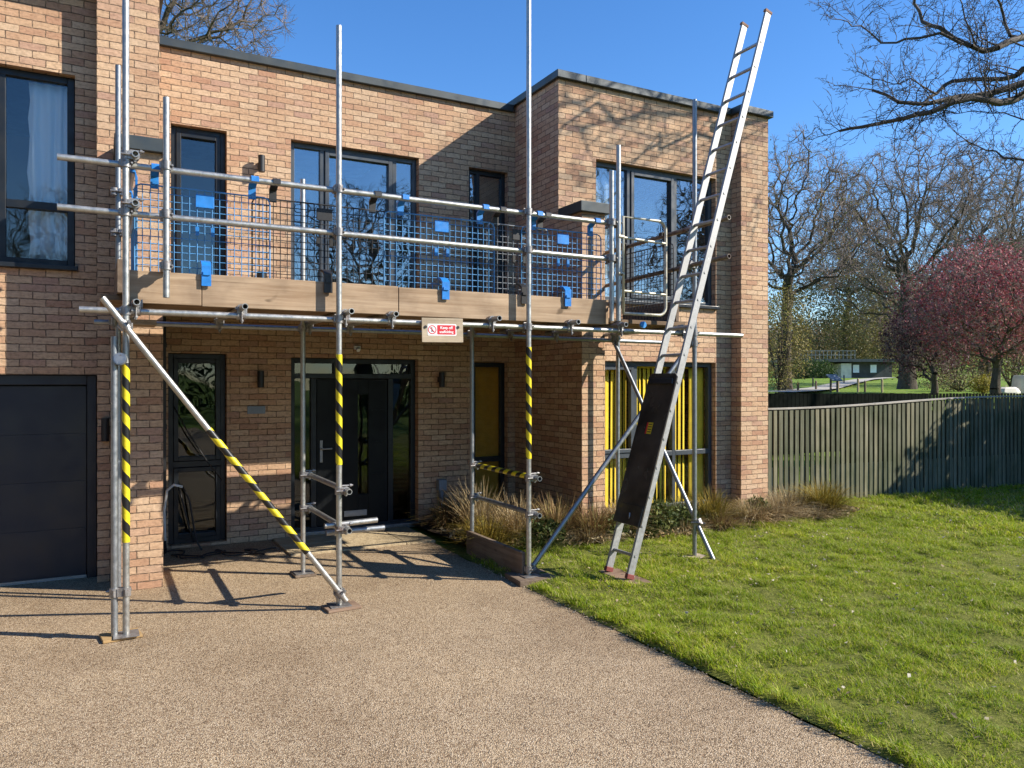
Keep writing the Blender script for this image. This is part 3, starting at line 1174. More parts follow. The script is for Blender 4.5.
def coupler(p, a, q, b_):
    """a clamp joining a tube through p along a to a tube through q along b_"""
    p, q, a, b_ = V(p), V(q), V(a).normalized(), V(b_).normalized()
    m = MB()
    m.tube(p - a * .028, p + a * .028, R + .009, 14)
    m.tube(q - b_ * .028, q + b_ * .028, R + .009, 14)
    mid = (p + q) / 2
    n = (q - p)
    n = n.normalized() if n.length > 1e-4 else a.cross(b_).normalized()
    s1 = n.cross(a).normalized()
    m.obox(mid, (n, a, s1), (.016, .026, .03))
    # bolts with nuts
    for (c, ax) in ((p, a), (q, b_)):
        sd = n.cross(ax).normalized()
        e = c + sd * (R + .014)
        m.tube(e - n * .03, e + n * .055, .0065, 6)
        m.tube(e + n * .030, e + n * .044, .0125, 6)
        e2 = c - sd * (R + .012)
        m.tube(e2 - ax * .02, e2 + ax * .02, .009, 6)
    return m.build('coupler', M['clamp'], S)


def base_plate(x, y):
    b = MB()
    z = .047 if x > 3 else .021
    b.box(x - .075, x + .075, y - .075, y + .075, z, z + .006)
    b.tube((x, y, z + .006), (x, y, .10), .019, 10)
    b.build('base_plate', M['clamp'], S)


# front standards
s1 = T('standard', (0.165, YF, .022), (0.165, YF, 5.35))
tape((0.165, YF, 0.62), (0.165, YF, 1.78), s1)
T('standard', (0.098, YF + .01, .022), (0.098, YF + .01, 1.95), 'steel_blue')
b = MB()
b.tube((0.135, YF - .01, 1.80), (0.128, YF - .055, 1.805), .040, 18)
b.tube((0.128, YF - .055, 1.805), (0.127, YF - .062, 1.806), .034, 18)
b.build('swivel_coupler', M['steel_blue'], S)
s2 = T('standard', (1.563, YF, .022), (1.563, YF, 4.27))
tape((1.563, YF, 1.05), (1.563, YF, 1.86), s2)
s3 = T('standard', (3.164, YF, .05), (3.164, YF, 5.45))
tape((3.164, YF, 1.02), (3.164, YF, 1.95), s3)
s4 = T('standard', (4.92, YF - .05, .034), (4.92, YF - .05, 4.30), 'steel_blue')
# back standards
T('standard', (0.145, YB, .02), (0.145, YB, 4.10), 'steel_blue')
T('standard', (1.558, YB, .04), (1.558, YB, 3.40))
T('standard', (3.163, YB, .10), (3.163, YB, 2.30), 'steel_blue')
T('standard', (4.88, YB, .10), (4.88, YB, 3.40), 'steel_blue')
for x in (0.165, 1.563, 3.164):
    base_plate(x, YF)
base_plate(1.558, YB)
# uprights that carry only the guard rails
T('standard', (0.40, YF - .06, 2.21), (0.40, YF - .06, 3.52))
T('standard', (4.075, YF - .01, 2.20), (4.075, YF - .01, 3.76))
T('standard', (4.015, YF + .01, 2.20), (4.015, YF + .01, 3.53))
# ledgers
ZL = 2.12
T('ledger', (-0.10, YL, ZL), (2.46, YL, ZL))
T('ledger', (2.47, YL, ZL), (5.62, YL, ZL))
T('ledger', (-0.02, YB + .052, ZL), (2.9, YB + .052, ZL), 'steel_blue')
T('ledger', (2.91, YB + .052, ZL - .005), (5.55, YB + .052, ZL - .02), 'steel_blue')
# rails
T('guard_rail', (-0.22, YL, 3.075), (4.10, YL, 3.075))
T('guard_rail', (-0.22, YL, 2.76), (4.10, YL, 2.755))
T('guard_rail', (0.218, 5.50, 3.125), (0.218, 6.75, 3.125))
T('guard_rail', (0.218, 5.50, 2.81), (0.218, 6.75, 2.81))
T('guard_rail', (4.868, 5.02, 3.10), (4.868, 7.11, 3.06), 'steel_rust')
T('guard_rail', (4.868, 5.02, 2.76), (4.868, 7.11, 2.70), 'steel_rust')
# transoms
ZTR = ZL + .05
for x, mt, y0 in ((0.225, 'steel', 5.48), (0.885, 'steel', 5.45), (1.62, 'steel', 5.44), (1.98, 'steel', 5.50), (2.84, 'steel_blue', 5.47),
                  (3.60, 'steel_blue', 5.48), (4.13, 'steel_blue', 5.52), (4.84, 'steel_blue', 5.50)):
    T('transom', (x, y0, ZTR), (x, 6.90, ZTR), mt)
    coupler((x, YL, ZTR), (0, 1, 0), (x, YL, ZL), (1, 0, 0))
    coupler((x, YB + .052, ZTR), (0, 1, 0), (x, YB + .052, ZL), (1, 0, 0))
# low frames across the platform at the second and third standards
for z in (0.86, 0.575):
    T('cross_tube', (1.612, YF - .10, z), (1.612, YB + .10, z), 'steel')
    coupler((1.563, YF, z), (0, 0, 1), (1.612, YF, z), (0, 1, 0))
    coupler((1.558, YB, z), (0, 0, 1), (1.612, YB, z), (0, 1, 0))
t3 = T('cross_tube', (3.213, YF - .10, .86), (3.213, YB + .12, .86), 'steel_blue')
tape((3.213, YF + .12, .86), (3.213, YB - .05, .86), t3)
T('cross_tube', (3.213, YF - .10, .555), (3.213, YB + .12, .555), 'steel_blue')
for z in (.86, .555):
    coupler((3.164, YF, z), (0, 0, 1), (3.213, YF, z), (0, 1, 0))
    coupler((3.163, YB, z), (0, 0, 1), (3.213, YB, z), (0, 1, 0))
T('cross_tube', (1.47, YF + .052, .600), (1.87, YF + .052, .612))
T('cross_tube', (1.50, YF + .12, .535), (1.95, YF + .12, .535), 'steel_blue')
# braces
br_p0, br_p1 = V((0.03, YF - .055, 2.19)), V((1.60, YF - .055, .06))
bo = T('brace', br_p0, br_p1)
tape(br_p0.lerp(br_p1, .40), br_p0.lerp(br_p1, .82), bo)
T('brace', (3.20, YF + .05, .07), (4.95, YF + .005, 2.06), 'steel_blue')
T('brace', (4.86, YB + .05, 2.10), (4.95, YF - .27, .034), 'steel_blue')
coupler((0.165, YF, 2.02), (0, 0, 1), (0.157, YF - .052, 2.02), br_p1 - br_p0)
coupler((1.563, YF, .12), (0, 0, 1), (1.555, YF - .052, .12), br_p1 - br_p0)
coupler((3.164, YF, .10), (0, 0, 1), (3.22, YF + .05, .10), (1, 0, 1))
coupler((4.92, YF - .05, 2.02), (0, 0, 1), (4.915, YF + .004, 2.02), (1, 0, 1))
coupler((4.92, YF - .05, .35), (0, 0, 1), (4.95, YF - .08, .35), (0, -1, -1.6))
for x in XS[:3]:
    for z in (ZL, 2.76, 3.075):
        coupler((x, YF, z), (0, 0, 1), (x, YL, z), (1, 0, 0))
for x in (0.40, 4.075, 4.015):
    for z in (2.757, 3.075):
        coupler((x, YF - (.06 if x < 1 else 0), z), (0, 0, 1), (x, YL, z), (1, 0, 0))
for z in (3.09, 2.75):
    coupler((4.92, YF - .05, z), (0, 0, 1), (4.868, YF - .05, z), (0, 1, 0))
coupler((4.92, YF - .05, ZL), (0, 0, 1), (4.92, YL, ZL), (1, 0, 0))
coupler((0.40, YF - .06, 2.42), (0, 0, 1), (0.40, YL, 2.42), (1, 0, 0))
coupler((0.165, YF, .30), (0, 0, 1), (0.098, YF + .01, .30), (0, 0, 1))
for z in (2.81, 3.125):
    coupler((0.165, YF, z), (0, 0, 1), (0.218, YF, z), (0, 1, 0))
    coupler((0.12, YB, z), (0, 0, 1), (0.218, YB, z), (0, 1, 0))
for x in (0.12, 1.558, 3.163, 4.88):
    coupler((x, YB, ZL), (0, 0, 1), (x, YB + .052, ZL), (1, 0, 0))
# deck and toe boards
for k in range(4):
    y0 = 5.735 + k * .227
    cut = (2.35, 2.95, 2.1, 2.7)[k]
    MB().box(0.02, cut, y0, y0 + .222, 2.198, 2.236).build('deck_board', M['deck'], S, bevel=.004)
    MB().box(cut + .008, 5.0, y0, y0 + .222, 2.198, 2.236).build('deck_board', M['deck'], S, bevel=.004)
MB().box(0.52, 4.50, 6.735, 6.955, 2.198, 2.236).build('deck_board', M['deck'], S, bevel=.004)
YT = YL + R + .006
MB().box(0.16, 0.63, YT, YT + .038, 2.180, 2.395).build('toe_board', M['board'], S, bevel=.004)
MB().box(0.634, 2.05, YT + .002, YT + .040, 2.176, 2.398).build('toe_board', M['board'], S, bevel=.004)
MB().box(2.054, 4.03, YT, YT + .038, 2.172, 2.392).build('toe_board', M['board'], S, bevel=.004)
MB().box(0.115, 0.153, YF + .06, 6.62, 2.24, 2.46).build('toe_board', M['kick'], S, bevel=.004)
MB().box(4.90, 4.938, 5.76, 6.62, 2.24, 2.44).build('toe_board', M['kick'], S, bevel=.004)
# a short board end sticking out under the corner
MB().box(0.16, 0.36, 5.80, 6.02, 2.045, 2.083).build('packing_board', M['board'], S, bevel=.004)
# swing gate at the head of the ladder
gx0, gx1, gy, gz0, gz1 = 4.12, 4.60, YF - .02, 2.27, 3.13
b = MB()
loop = [(gx0, gz0), (gx0, gz1)]
for k in range(7):
    a = PI / 2 - k * PI / 12
    loop.append((gx1 - .08 + .08 * math.cos(a), gz1 - .08 + .08 * math.sin(a)))
for k in range(7):
    a = -k * PI / 12
    loop.append((gx1 - .08 + .08 * math.cos(a), gz0 + .08 + .08 * math.sin(a)))
loop.append((gx0, gz0))
b.path([(x, gy, z) for x, z in loop], .014, 10)
b.tube((gx0, gy, 2.945), (gx1, gy, 2.93), .012, 10)
b.tube((gx0, gy, 2.47), (gx1, gy, 2.46), .012, 10)
for z in (2.62, 2.95):
    b.tube((4.06, gy - .005, z), (gx0, gy, z), .018, 10)
b.build('gate', M['gate'], S)
MB().tube((4.33, YF - .02, 2.175), (4.33, YF - .045, 2.175), .030, 16).build('tube_cap', M['bluecap'], S)


# ------------------------------------------------------------------ mesh guards hung on the rails
def mesh_guard(x0, x1, y, wire, clipm, label, nv=None, z0=2.25, z1=2.985, axis='x', tabs=True):
    """a welded wire guard with plastic hooks; axis x along the front, y along the end of the platform"""
    if axis == 'x':
        P = lambda u, t, z: V((u, y + t, z))
        base = ((x0 + x1) / 2, y, z0)
    else:
        P = lambda u, t, z: V((y + t, u, z))
        base = (y, (x0 + x1) / 2, z0)
    o = thing('mesh_guard', label, 'mesh guard', base, 'wire mesh guards hung along the scaffold rails')
    m = MB()
    n = int(round((x1 - x0) / .050))
    for k in range(1, n):
        u = x0 + (x1 - x0) * k / n
        m.tube(P(u, 0, z0), P(u, 0, z1), .0032, 5)
    nz = int(round((z1 - z0) / .050))
    for k in range(1, nz):
        z = z0 + (z1 - z0) * k / nz
        m.tube(P(x0, .005, z), P(x1, .005, z), .0032, 5)
    m.build('wire_mesh', M[wire], o)
    m = MB()
    c = .04
    lp = [(x0 + c, z0), (x0, z0 + c), (x0, z1 - c), (x0 + c * .3, z1 - c * .3), (x0 + c, z1), (x1 - c, z1), (x1 - c * .3, z1 - c * .3), (x1, z1 - c), (x1, z0 + c), (x1 - c, z0), (x0 + c, z0)]
    m.path([P(u, 0, z) for u, z in lp], .0055, 8)
    m.build('edge_frame', M[wire], o)
    w_ = x1 - x0
    hooks = [x0 + w_ * .14, x1 - w_ * .14]
    for u in hooks:
        m = MB()
        t0 = -(y - YL) if axis == 'x' else -0.03
        zr = 3.075
        a = P(u - .03, 0, zr) - P(u + .03, 0, zr)
        # a hook over the rail
        prof = [(t0 - .030, -.012), (t0 - .028, .020), (t0 - .01, .030), (t0 + .026, .026), (.010, -.02), (.010, -.11), (-.004, -.11), (-.004, -.03), (t0 + .024, .012), (t0 - .010, .0225), (t0 - .0225, .014), (t0 - .0225, -.012)]
        n_ = len(prof)
        for u0, u1 in ((u - .026, u + .026),):
            A = [P(u0, t, zr + z) for t, z in prof]
            B = [P(u1, t, zr + z) for t, z in prof]
            m.add(A + B, [(k, (k + 1) % n_, n_ + (k + 1) % n_, n_ + k) for k in range(n_)])
            m.add(A, [(0, 1, 10, 11), (1, 2, 9, 10), (2, 3, 8, 9), (3, 4, 7, 8), (4, 5, 6, 7)])
            m.add(B, [(11, 10, 1, 0), (10, 9, 2, 1), (9, 8, 3, 2), (8, 7, 4, 3), (7, 6, 5, 4)])
        m.build('hook', M[clipm], o)
    if tabs:
        u = (x0 + x1) / 2
        m = MB()
        X, Y, Z = (P(1, 0, 0) - P(0, 0, 0)), (P(0, 1, 0) - P(0, 0, 0)), V((0, 0, 1))
        tt = -(y - YT) - .012 if axis == 'x' else -.02
        m.obox(P(u, -.010, z1 - .075), (X, Y, Z), (.060, .006, .045))
        m.build('top_plate', M[clipm], o, bevel=.003)
        m = MB()
        prof = [(-.006, .085), (tt * .55, .07), (tt, .045), (tt, -.085), (tt - .010, -.085), (tt - .012, .055), (tt * .6 - .012, .085), (-.012, .10)]
        A = [P(u - .031, t, 2.40 + z) for t, z in prof]
        B = [P(u + .031, t, 2.40 + z) for t, z in prof]
        n_ = len(prof)
        m.add(A + B, [(k, (k + 1) % n_, n_ + (k + 1) % n_, n_ + k) for k in range(n_)])
        m.add(A, [(0, 1, 6, 7), (1, 2, 5, 6), (2, 3, 4, 5)])
        m.add(B, [(7, 6, 1, 0), (6, 5, 2, 1), (5, 4, 3, 2)])
        m.obox(P(u, tt - .016, 2.40), (X, Y, Z), (.022, .004, .012))
        m.build('latch_tab', M[clipm], o)
        for sg in (-.05, .05):
            m = MB()
            m.obox(P(u + sg, -.012, z1 - .285), (X, Y, Z), (.012, .008, .03))
            m.build('wire_clip', M[clipm], o)
    return o


YG1, YG2 = YT + .075, YT + .095
mesh_guard(0.22, 1.10, YG1, 'bluewire', 'blue', 'blue wire mesh guard at the left end of the front rails by the glazed door')
mesh_guard(0.98, 2.02, YG2, 'blackwire', 'black', 'black wire mesh guard hung between the two left blue guards')
mesh_guard(1.96, 2.92, YG1, 'bluewire', 'blue', 'blue wire mesh guard in the middle of the rails, above the red sign')
mesh_guard(2.86, 3.46, YG2, 'greywire', 'black', 'narrow grey wire mesh guard behind the tall striped standard')
mesh_guard(3.18, 4.00, YG1, 'bluewire', 'blue', 'blue wire mesh guard at the right end of the front rails, beside the gate')
mesh_guard(5.72, 6.60, 4.835, 'blackwire', 'black', 'black wire mesh guard across the platform end behind the ladder', axis='y', tabs=False)
mesh_guard(5.74, 6.62, 0.235, 'bluewire', 'blue', 'blue wire mesh guard across the platform end nearest the garage', axis='y', tabs=False)


# ------------------------------------------------------------------ sole plates, kick board, ladder, sign
def sole(x0, x1, y0, y1, mat, label, z=0.020, rot=0.0):
    cx, cy = (x0 + x1) / 2, (y0 + y1) / 2
    c, s_ = math.cos(rot), math.sin(rot)
    o = MB().obox((cx, cy, z / 2 + .001), ((c, s_, 0), (-s_, c, 0), (0, 0, 1)), ((x1 - x0) / 2, (y1 - y0) / 2, z / 2 - .001)).build('sole_board', M[mat], bevel=.004)
    tag(o, label, 'sole board', 'timber sole boards under the scaffold and ladder')


sole(0.02, 0.25, 5.51, 5.69, 'sole_yellow', 'yellow timber offcut under the paired standards by the garage', rot=.12)
sole(1.45, 1.70, 5.46, 5.64, 'sole_brown', 'brown timber sole board under the standard where the striped brace lands', rot=.05)
sole(1.47, 1.65, 6.57, 6.79, 'kick', 'dark timber sole board under the rear standard in front of the door')
sole(3.02, 3.36, 5.42, 5.74, 'kick', 'weathered timber sole board at the corner of lawn and drive', z=.046, rot=-.08)
sole(4.82, 5.03, 5.24, 5.58, 'sole_pale', 'pale timber sole board on the lawn under the rightmost standard', .036, .1)
sole(3.75, 3.95, 4.92, 5.42, 'sole_brown', 'brown timber board on the lawn under the ladder feet', .050, -.06)
o = MB().box(3.118, 3.156, 5.60, 6.70, 0.012, 0.235).build('kick_board', M['kick'], bevel=.004)
tag(o, 'weathered scaffold board standing on edge between the drive and planting bed', 'board')

# ladder
LB, LT = V((3.81, 0, .055)), V((5.375, 0, 5.03))
LD = (LT - LB)
LL = LD.length
LD = LD / LL
LN = V((-LD.z, 0, LD.x))           # towards the climber
Y0, Y1 = 5.055, 5.345
LDR = thing('ladder', 'long aluminium ladder leaning against the scaffold platform above the roof line', 'ladder', (3.81, 5.20, .05))
for yy in (Y0, Y1):
    m = MB()
    c = LB + LD * (LL / 2)
    c = V((c.x, yy, c.z))
    m.obox(c, (LD, LN, V((0, 1, 0))), (LL / 2, .031, .0125))
    # rung ends
    for k in range(20):
        q = LB + LD * (.19 + k * .248)
        q = V((q.x, yy, q.z))
        m.tube(q + V((0, -.017, 0)), q + V((0, .017, 0)), .011, 8)
    st = m.build('stile', M['alu'], LDR)
    f = LB + LD * .02
    MB().obox((f.x, yy, f.z), (LD, LN, V((0, 1, 0))), (.020, .036, .019)).build('foot', M['redfoot'], st, bevel=.004)
    e = LB + LD * (LL - .006)
    MB().obox((e.x, yy, e.z), (LD, LN, V((0, 1, 0))), (.012, .040, .016)).build('end_cap', M['sole_red'], st)
for k in range(20):
    q = LB + LD * (.19 + k * .248)
    MB().tube((q.x, Y0 + .004, q.z), (q.x, Y1 - .004, q.z), .0145, 12).build('rung', M['rung'], LDR)
# guard board tied over the rungs
a0, a1 = .42, 1.74
GDB = thing('ladder_guard', 'dark plywood guard panel hung over the lower ladder rungs', 'ladder guard', (LB.x, 5.20, LB.z + .4))
cc = LB + LD * ((a0 + a1) / 2) + LN * .062
m = MB()
AX = (LD, V((0, 1, 0)), LN)
hw = .185


def gpt(s_, t, n_):
    q = LB + LD * s_ + LN * n_
    return V((q.x, (Y0 + Y1) / 2 - .02 + t, q.z))


poly = [(a0, -hw), (a0, hw), (a1 - .03, hw), (a1, hw - .03), (a1, -hw + .03), (a1 - .03, -hw)]
m.prism(poly, .052, .066, lambda u, v, z: gpt(u, v, z))
M['guard'] = plain('guard_black', (0.062, 0.049, 0.036), 0.20, var=.5, vscale=4)
m.build('panel', M['guard'], GDB, bevel=.003)
m = MB()
m.prism([(a1 - .10, -hw + .02), (a1 - .10, hw - .02), (a1 - .05, hw - .03), (a1 - .05, -hw + .03)], .0665, .085, lambda u, v, z: gpt(u, v, z))
m.build('top_hook', M['black'], GDB, bevel=.006)
m = MB()
m.prism([(a0 + .002, -hw + .01), (a0 + .002, hw - .01), (a0 + .17, hw - .01), (a0 + .17, -hw + .01)], .0665, .074, lambda u, v, z: gpt(u, v, z))
m.build('lower_panel', M['guard'], GDB, bevel=.003)
m = MB()
m.prism([(1.20, -.030), (1.20, .028), (1.30, .028), (1.30, -.030)], .0665, .068, lambda u, v, z: gpt(u, v, z))
wl_ = m.build('warning_label', M['lab_yellow'], GDB)
m = MB()
m.prism([(1.20, .029), (1.20, .048), (1.30, .048), (1.30, .029)], .0665, .068, lambda u, v, z: gpt(u, v, z))
m.build('label_band', M['red'], wl_)
m = MB()
for k in range(4):
    u = 1.214 + k * .022
    m.prism([(u, -.024), (u, .023), (u + .008, .023), (u + .008, -.024)], .0682, .0690, lambda u_, v, z: gpt(u_, v, z))
m.build('label_print', M['black'], wl_)
# pale strap and hook dangling under the guard
m = MB()
p = gpt(a0 + .10, -.03, .08)
m.path([p, p + V((-.005, 0, -.06)), p + V((.02, 0, -.10)), p + V((.03, -.02, -.04))], .006, 6)
m.build('hook', M['steel'], GDB)

# sign board on the ledger
SG = thing('warning_sign', 'plywood board with a red and white warning sign on the scaffold ledger', 'sign', (2.40, YL - .04, 2.08))
X0, X1, ZA, ZB, ys_ = 2.215, 2.565, 1.970, 2.160, YL - R - .022
m = MB().obox(((X0 + X1) / 2, ys_, (ZA + ZB) / 2), ((1, 0, .018), (0, 1, 0), (-.018, 0, 1)), ((X1 - X0) / 2, .006, (ZB - ZA) / 2))
m.build('backing_board', M['sole_pale'], SG, bevel=.002)


def sgn(u, v, t):
    """u, v measured on the board from its left bottom corner"""
    u, v = u * 1.14 + .008, v * 1.12 + .004
    return (X0 + u - .018 * v, ys_ - .006 - t, ZA + v + .018 * u)


def rrect(u0, u1, v0, v1, r_, n_=5):
    out = []
    for cx, cy, a in ((u1 - r_, v0 + r_, -PI / 2), (u1 - r_, v1 - r_, 0), (u0 + r_, v1 - r_, PI / 2), (u0 + r_, v0 + r_, PI)):
        for k in range(n_):
            q = a + PI / 2 * k / (n_ - 1)
            out.append((cx + r_ * math.cos(q), cy + r_ * math.sin(q)))
    return out


m = MB().prism(rrect(.035, .250, .040, .122, .008), .0003, .0016, sgn)
pl = m.build('sign_plate', M['white'], SG)
m = MB().prism(rrect(.106, .243, .048, .114, .005), .0018, .0022, sgn)
m.build('red_panel', M['red'], pl)
m = MB()
ring = [(math.cos(2 * PI * k / 28), math.sin(2 * PI * k / 28)) for k in range(28)]
cu, cv = .069, .081
for k in range(28):
    a, b2 = ring[k], ring[(k + 1) % 28]
    m.face([sgn(cu + a[0] * .031, cv + a[1] * .031, .0024), sgn(cu + b2[0] * .031, cv + b2[1] * .031, .0024), sgn(cu + b2[0] * .025, cv + b2[1] * .025, .0024), sgn(cu + a[0] * .025, cv + a[1] * .025, .0024)])
m.obox(sgn(cu, cv, .0028), ((.707, 0, -.707), (0, 1, 0), (.707, 0, .707)), (.026, .0003, .003))
m.build('prohibition_ring', M['red'], pl)
m = MB()
m.prism([(cu + q[0] * .0045 - .002, cv + .014 + q[1] * .0045) for q in ring[::3]], .0018, .0021, sgn)
m.prism([(cu - .007, cv + .008), (cu + .003, cv + .008), (cu + .004, cv - .004), (cu + .008, cv - .018), (cu + .004, cv - .018), (cu - .001, cv - .006), (cu - .006, cv - .018), (cu - .010, cv - .018), (cu - .005, cv - .003)][::-1], .0018, .0021, sgn)
m.build('pictogram', M['black'], pl)


def text_part(txt, size, u, v, mat, parent):
    c = bpy.data.curves.new('lettering', 'FONT')
    c.body = txt
    c.size = size
    c.align_x = 'CENTER'
    c.extrude = 0.0
    c.offset = 0.0006
    to = bpy.data.objects.new('lettering', c)
    COL.objects.link(to)
    dg = bpy.context.evaluated_depsgraph_get()
    me = to.evaluated_get(dg).to_mesh()
    vs_ = [sgn(u + p.co.x, v + p.co.y, .0026) for p in me.vertices]
    fs = [tuple(reversed(p.vertices)) for p in me.polygons]
    to.evaluated_get(dg).to_mesh_clear()
    bpy.data.objects.remove(to)
    bpy.data.curves.remove(c)
    m = MB()
    m.add(vs_, fs)
    return m.build('lettering', M[mat], parent)


text_part('Keep off', .027, .1745, .087, 'white', pl)
text_part('scaffolding', .025, .1745, .059, 'white', pl)
for u in (.02, .262):
    MB().tube(sgn(u, .10, -.02), sgn(u, .10, .006), .012, 10).build('fixing_clip', M['black'], SG)

# ------------------------------------------------------------------ cables on the ground by the glass door
r = random.Random(5)
m = MB()
pts = []
for k in range(60):
    t = k / 59
    pts.append((0.55 + 1.0 * t + .10 * math.sin(t * 19), 8.02 - .35 * t + .16 * math.sin(t * 13 + 1), .012 + .006 * math.sin(t * 40) ** 2))
m.path(pts, .007, 6)
pts = [(0.60 + .8 * t + .07 * math.sin(t * 23 + 2), 7.86 - .10 * t + .12 * math.sin(t * 15), .014 + .006 * math.sin(t * 31) ** 2) for t in [k / 49 for k in range(50)]]
m.path(pts, .007, 6)
tag(m.build('cable', M['black']), 'tangle of black cable on the ground below the glazed side door', 'cable')
m = MB()
m.path([(0.66, YM - .14, 1.42), (0.80, YM - .16, 1.14), (0.97, YM - .17, .86), (1.10, YM - .16, .68)], .007, 6)
tag(m.build('cable', M['black']), 'thin black cable strung across the glazed side door', 'cable')
HB = thing('hose', 'pale hose end with black flex looped at the edge of the side door', 'hose', (0.66, 8.15, 0))
m = MB()
m.path([(0.585, YM - .11, .02), (0.575, YM - .11, .40), (0.60, YM - .12, .60), (0.66, YM - .13, .655), (0.74, YM - .13, .63)], .013, 8)
m.build('hose_end', M['white'], HB)
m = MB()
m.path([(0.74, YM - .13, .63), (0.80, YM - .14, .50), (0.83, YM - .15, .30), (0.86, YM - .17, .10), (0.90, YM - .25, .015)], .009, 6)
m.path([(0.70, YM - .13, .645), (0.76, YM - .14, .40), (0.80, YM - .15, .22), (0.84, YM - .16, .08)], .009, 6)
m.build('flex', M['black'], HB)

# ------------------------------------------------------------------ fences
FA, FB = V((7.60, 7.40, 0)), V((14.9, 6.78, 0))
fd = (FB - FA).normalized()
fn = V((fd.y, -fd.x, 0))            # towards the lawn


def fence_top(s_):
    return 1.30 + .024 * s_ + .020 * math.sin(s_ * 1.1 + 3.4)


FN = thing('fence', 'weathered grey green slatted timber fence beside the lawn', 'fence', tuple(FA))
flen = (FB - FA).length
npan = 4
pw = flen / npan
rr = random.Random(3)
for p in range(npan):
    m, mbk = MB(), MB()
    s_ = p * pw + .03
    while s_ < (p + 1) * pw - .03:
        zt = fence_top(s_) - .012 - .006 * rr.random()
        c = FA + fd * (s_ + .031) + fn * (.035 + .003 * rr.random())
        zb = .03 + .02 * rr.random()
        m.obox((c.x, c.y, (zt + zb) / 2), (fd, fn, V((.014 * (rr.random() - .5), 0, 1))), (.0265 + .003 * rr.random(), .0075, (zt - zb) / 2))
        c2 = FA + fd * (s_ + .031 + .047) - fn * .105
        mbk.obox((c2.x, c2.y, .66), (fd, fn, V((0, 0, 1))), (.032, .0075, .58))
        # short gravel-board slats low down between the tall ones
        if rr.random() < .85:
            c3 = FA + fd * (s_ + .031 + .046) + fn * .022
            m.obox((c3.x, c3.y, .28), (fd, fn, V((0, 0, 1))), (.021, .006, .24 + .01 * rr.random()))
        s_ += .0925
    m.build('slat_panel', M['fence'], FN, bevel=.0)
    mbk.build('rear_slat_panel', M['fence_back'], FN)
    m = MB()
    for z in (.25, .72, 1.18):
        c = FA + fd * ((p + .5) * pw)
        m.obox((c.x, c.y, z), (fd, fn, V((0, 0, 1))), (pw / 2 - .002, .024, .02))
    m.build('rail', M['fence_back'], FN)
    m = MB()
    for k in range(4):
        sa, sb = (p + k / 4) * pw, (p + (k + 1) / 4) * pw - .002 * (k == 3)
        a, b2 = FA + fd * sa, FA + fd * sb
        za, zb = fence_top(sa), fence_top(sb)
        P = []
        for q, z in ((a, za), (b2, zb)):
            for t, dz in ((-.045, 0), (.050, 0), (.050, .020), (-.045, .020)):
                e = q + fn * t
                P.append((e.x, e.y, z + dz))
        m.add(P, [(0, 1, 5, 4), (1, 2, 6, 5), (2, 3, 7, 6), (3, 0, 4, 7)] + ([(3, 2, 1, 0)] if k == 0 else []) + ([(4, 5, 6, 7)] if k == 3 else []))
    m.build('capping', M['cap'], FN)
for p in range(npan + 1):
    c = FA + fd * min(p * pw + .02, flen - .05) - fn * .155
    MB().obox((c.x, c.y, .65), (fd, fn, V((0, 0, 1))), (.04, .04, .65)).build('post', M['fence_back'], FN)

FA2, FB2 = V((9.6, 12.9, 0)), V((26.5, 10.8, 0))
f2 = (FB2 - FA2).normalized()
n2 = V((f2.y, -f2.x, 0))
FN2 = thing('fence', 'low dark stained timber fence beyond the grey slatted fence', 'fence', tuple(FA2))
m = MB()
s_ = 0
L2 = (FB2 - FA2).length
while s_ < L2:
    c = FA2 + f2 * s_
    d_ = c.x * SN + c.y * CS
    zt = CAM_H - 10.5 / 769 * d_ + .015 * rr.random()
    wdt = .052 if s_ < 8.6 else .036
    m.obox((c.x, c.y, zt / 2), (f2, n2, V((0, 0, 1))), (wdt, .009, zt / 2))
    s_ += .115
m.build('slat_panel', M['darkfence'], FN2)
m = MB()
for z in (.4, 1.1):
    c = FA2 + f2 * (L2 / 2) - n2 * .035
    m.obox((c.x, c.y, z), (f2, n2, V((0, 0, 1))), (L2 / 2, .02, .04))
m.build('rail', M['darkfence'], FN2)
for k in range(9):
    c = FA2 + f2 * (k * L2 / 8.05) - n2 * .10
    MB().obox((c.x, c.y, .66), (f2, n2, V((0, 0, 1))), (.045, .045, .66)).build('post', M['darkfence'], FN2)


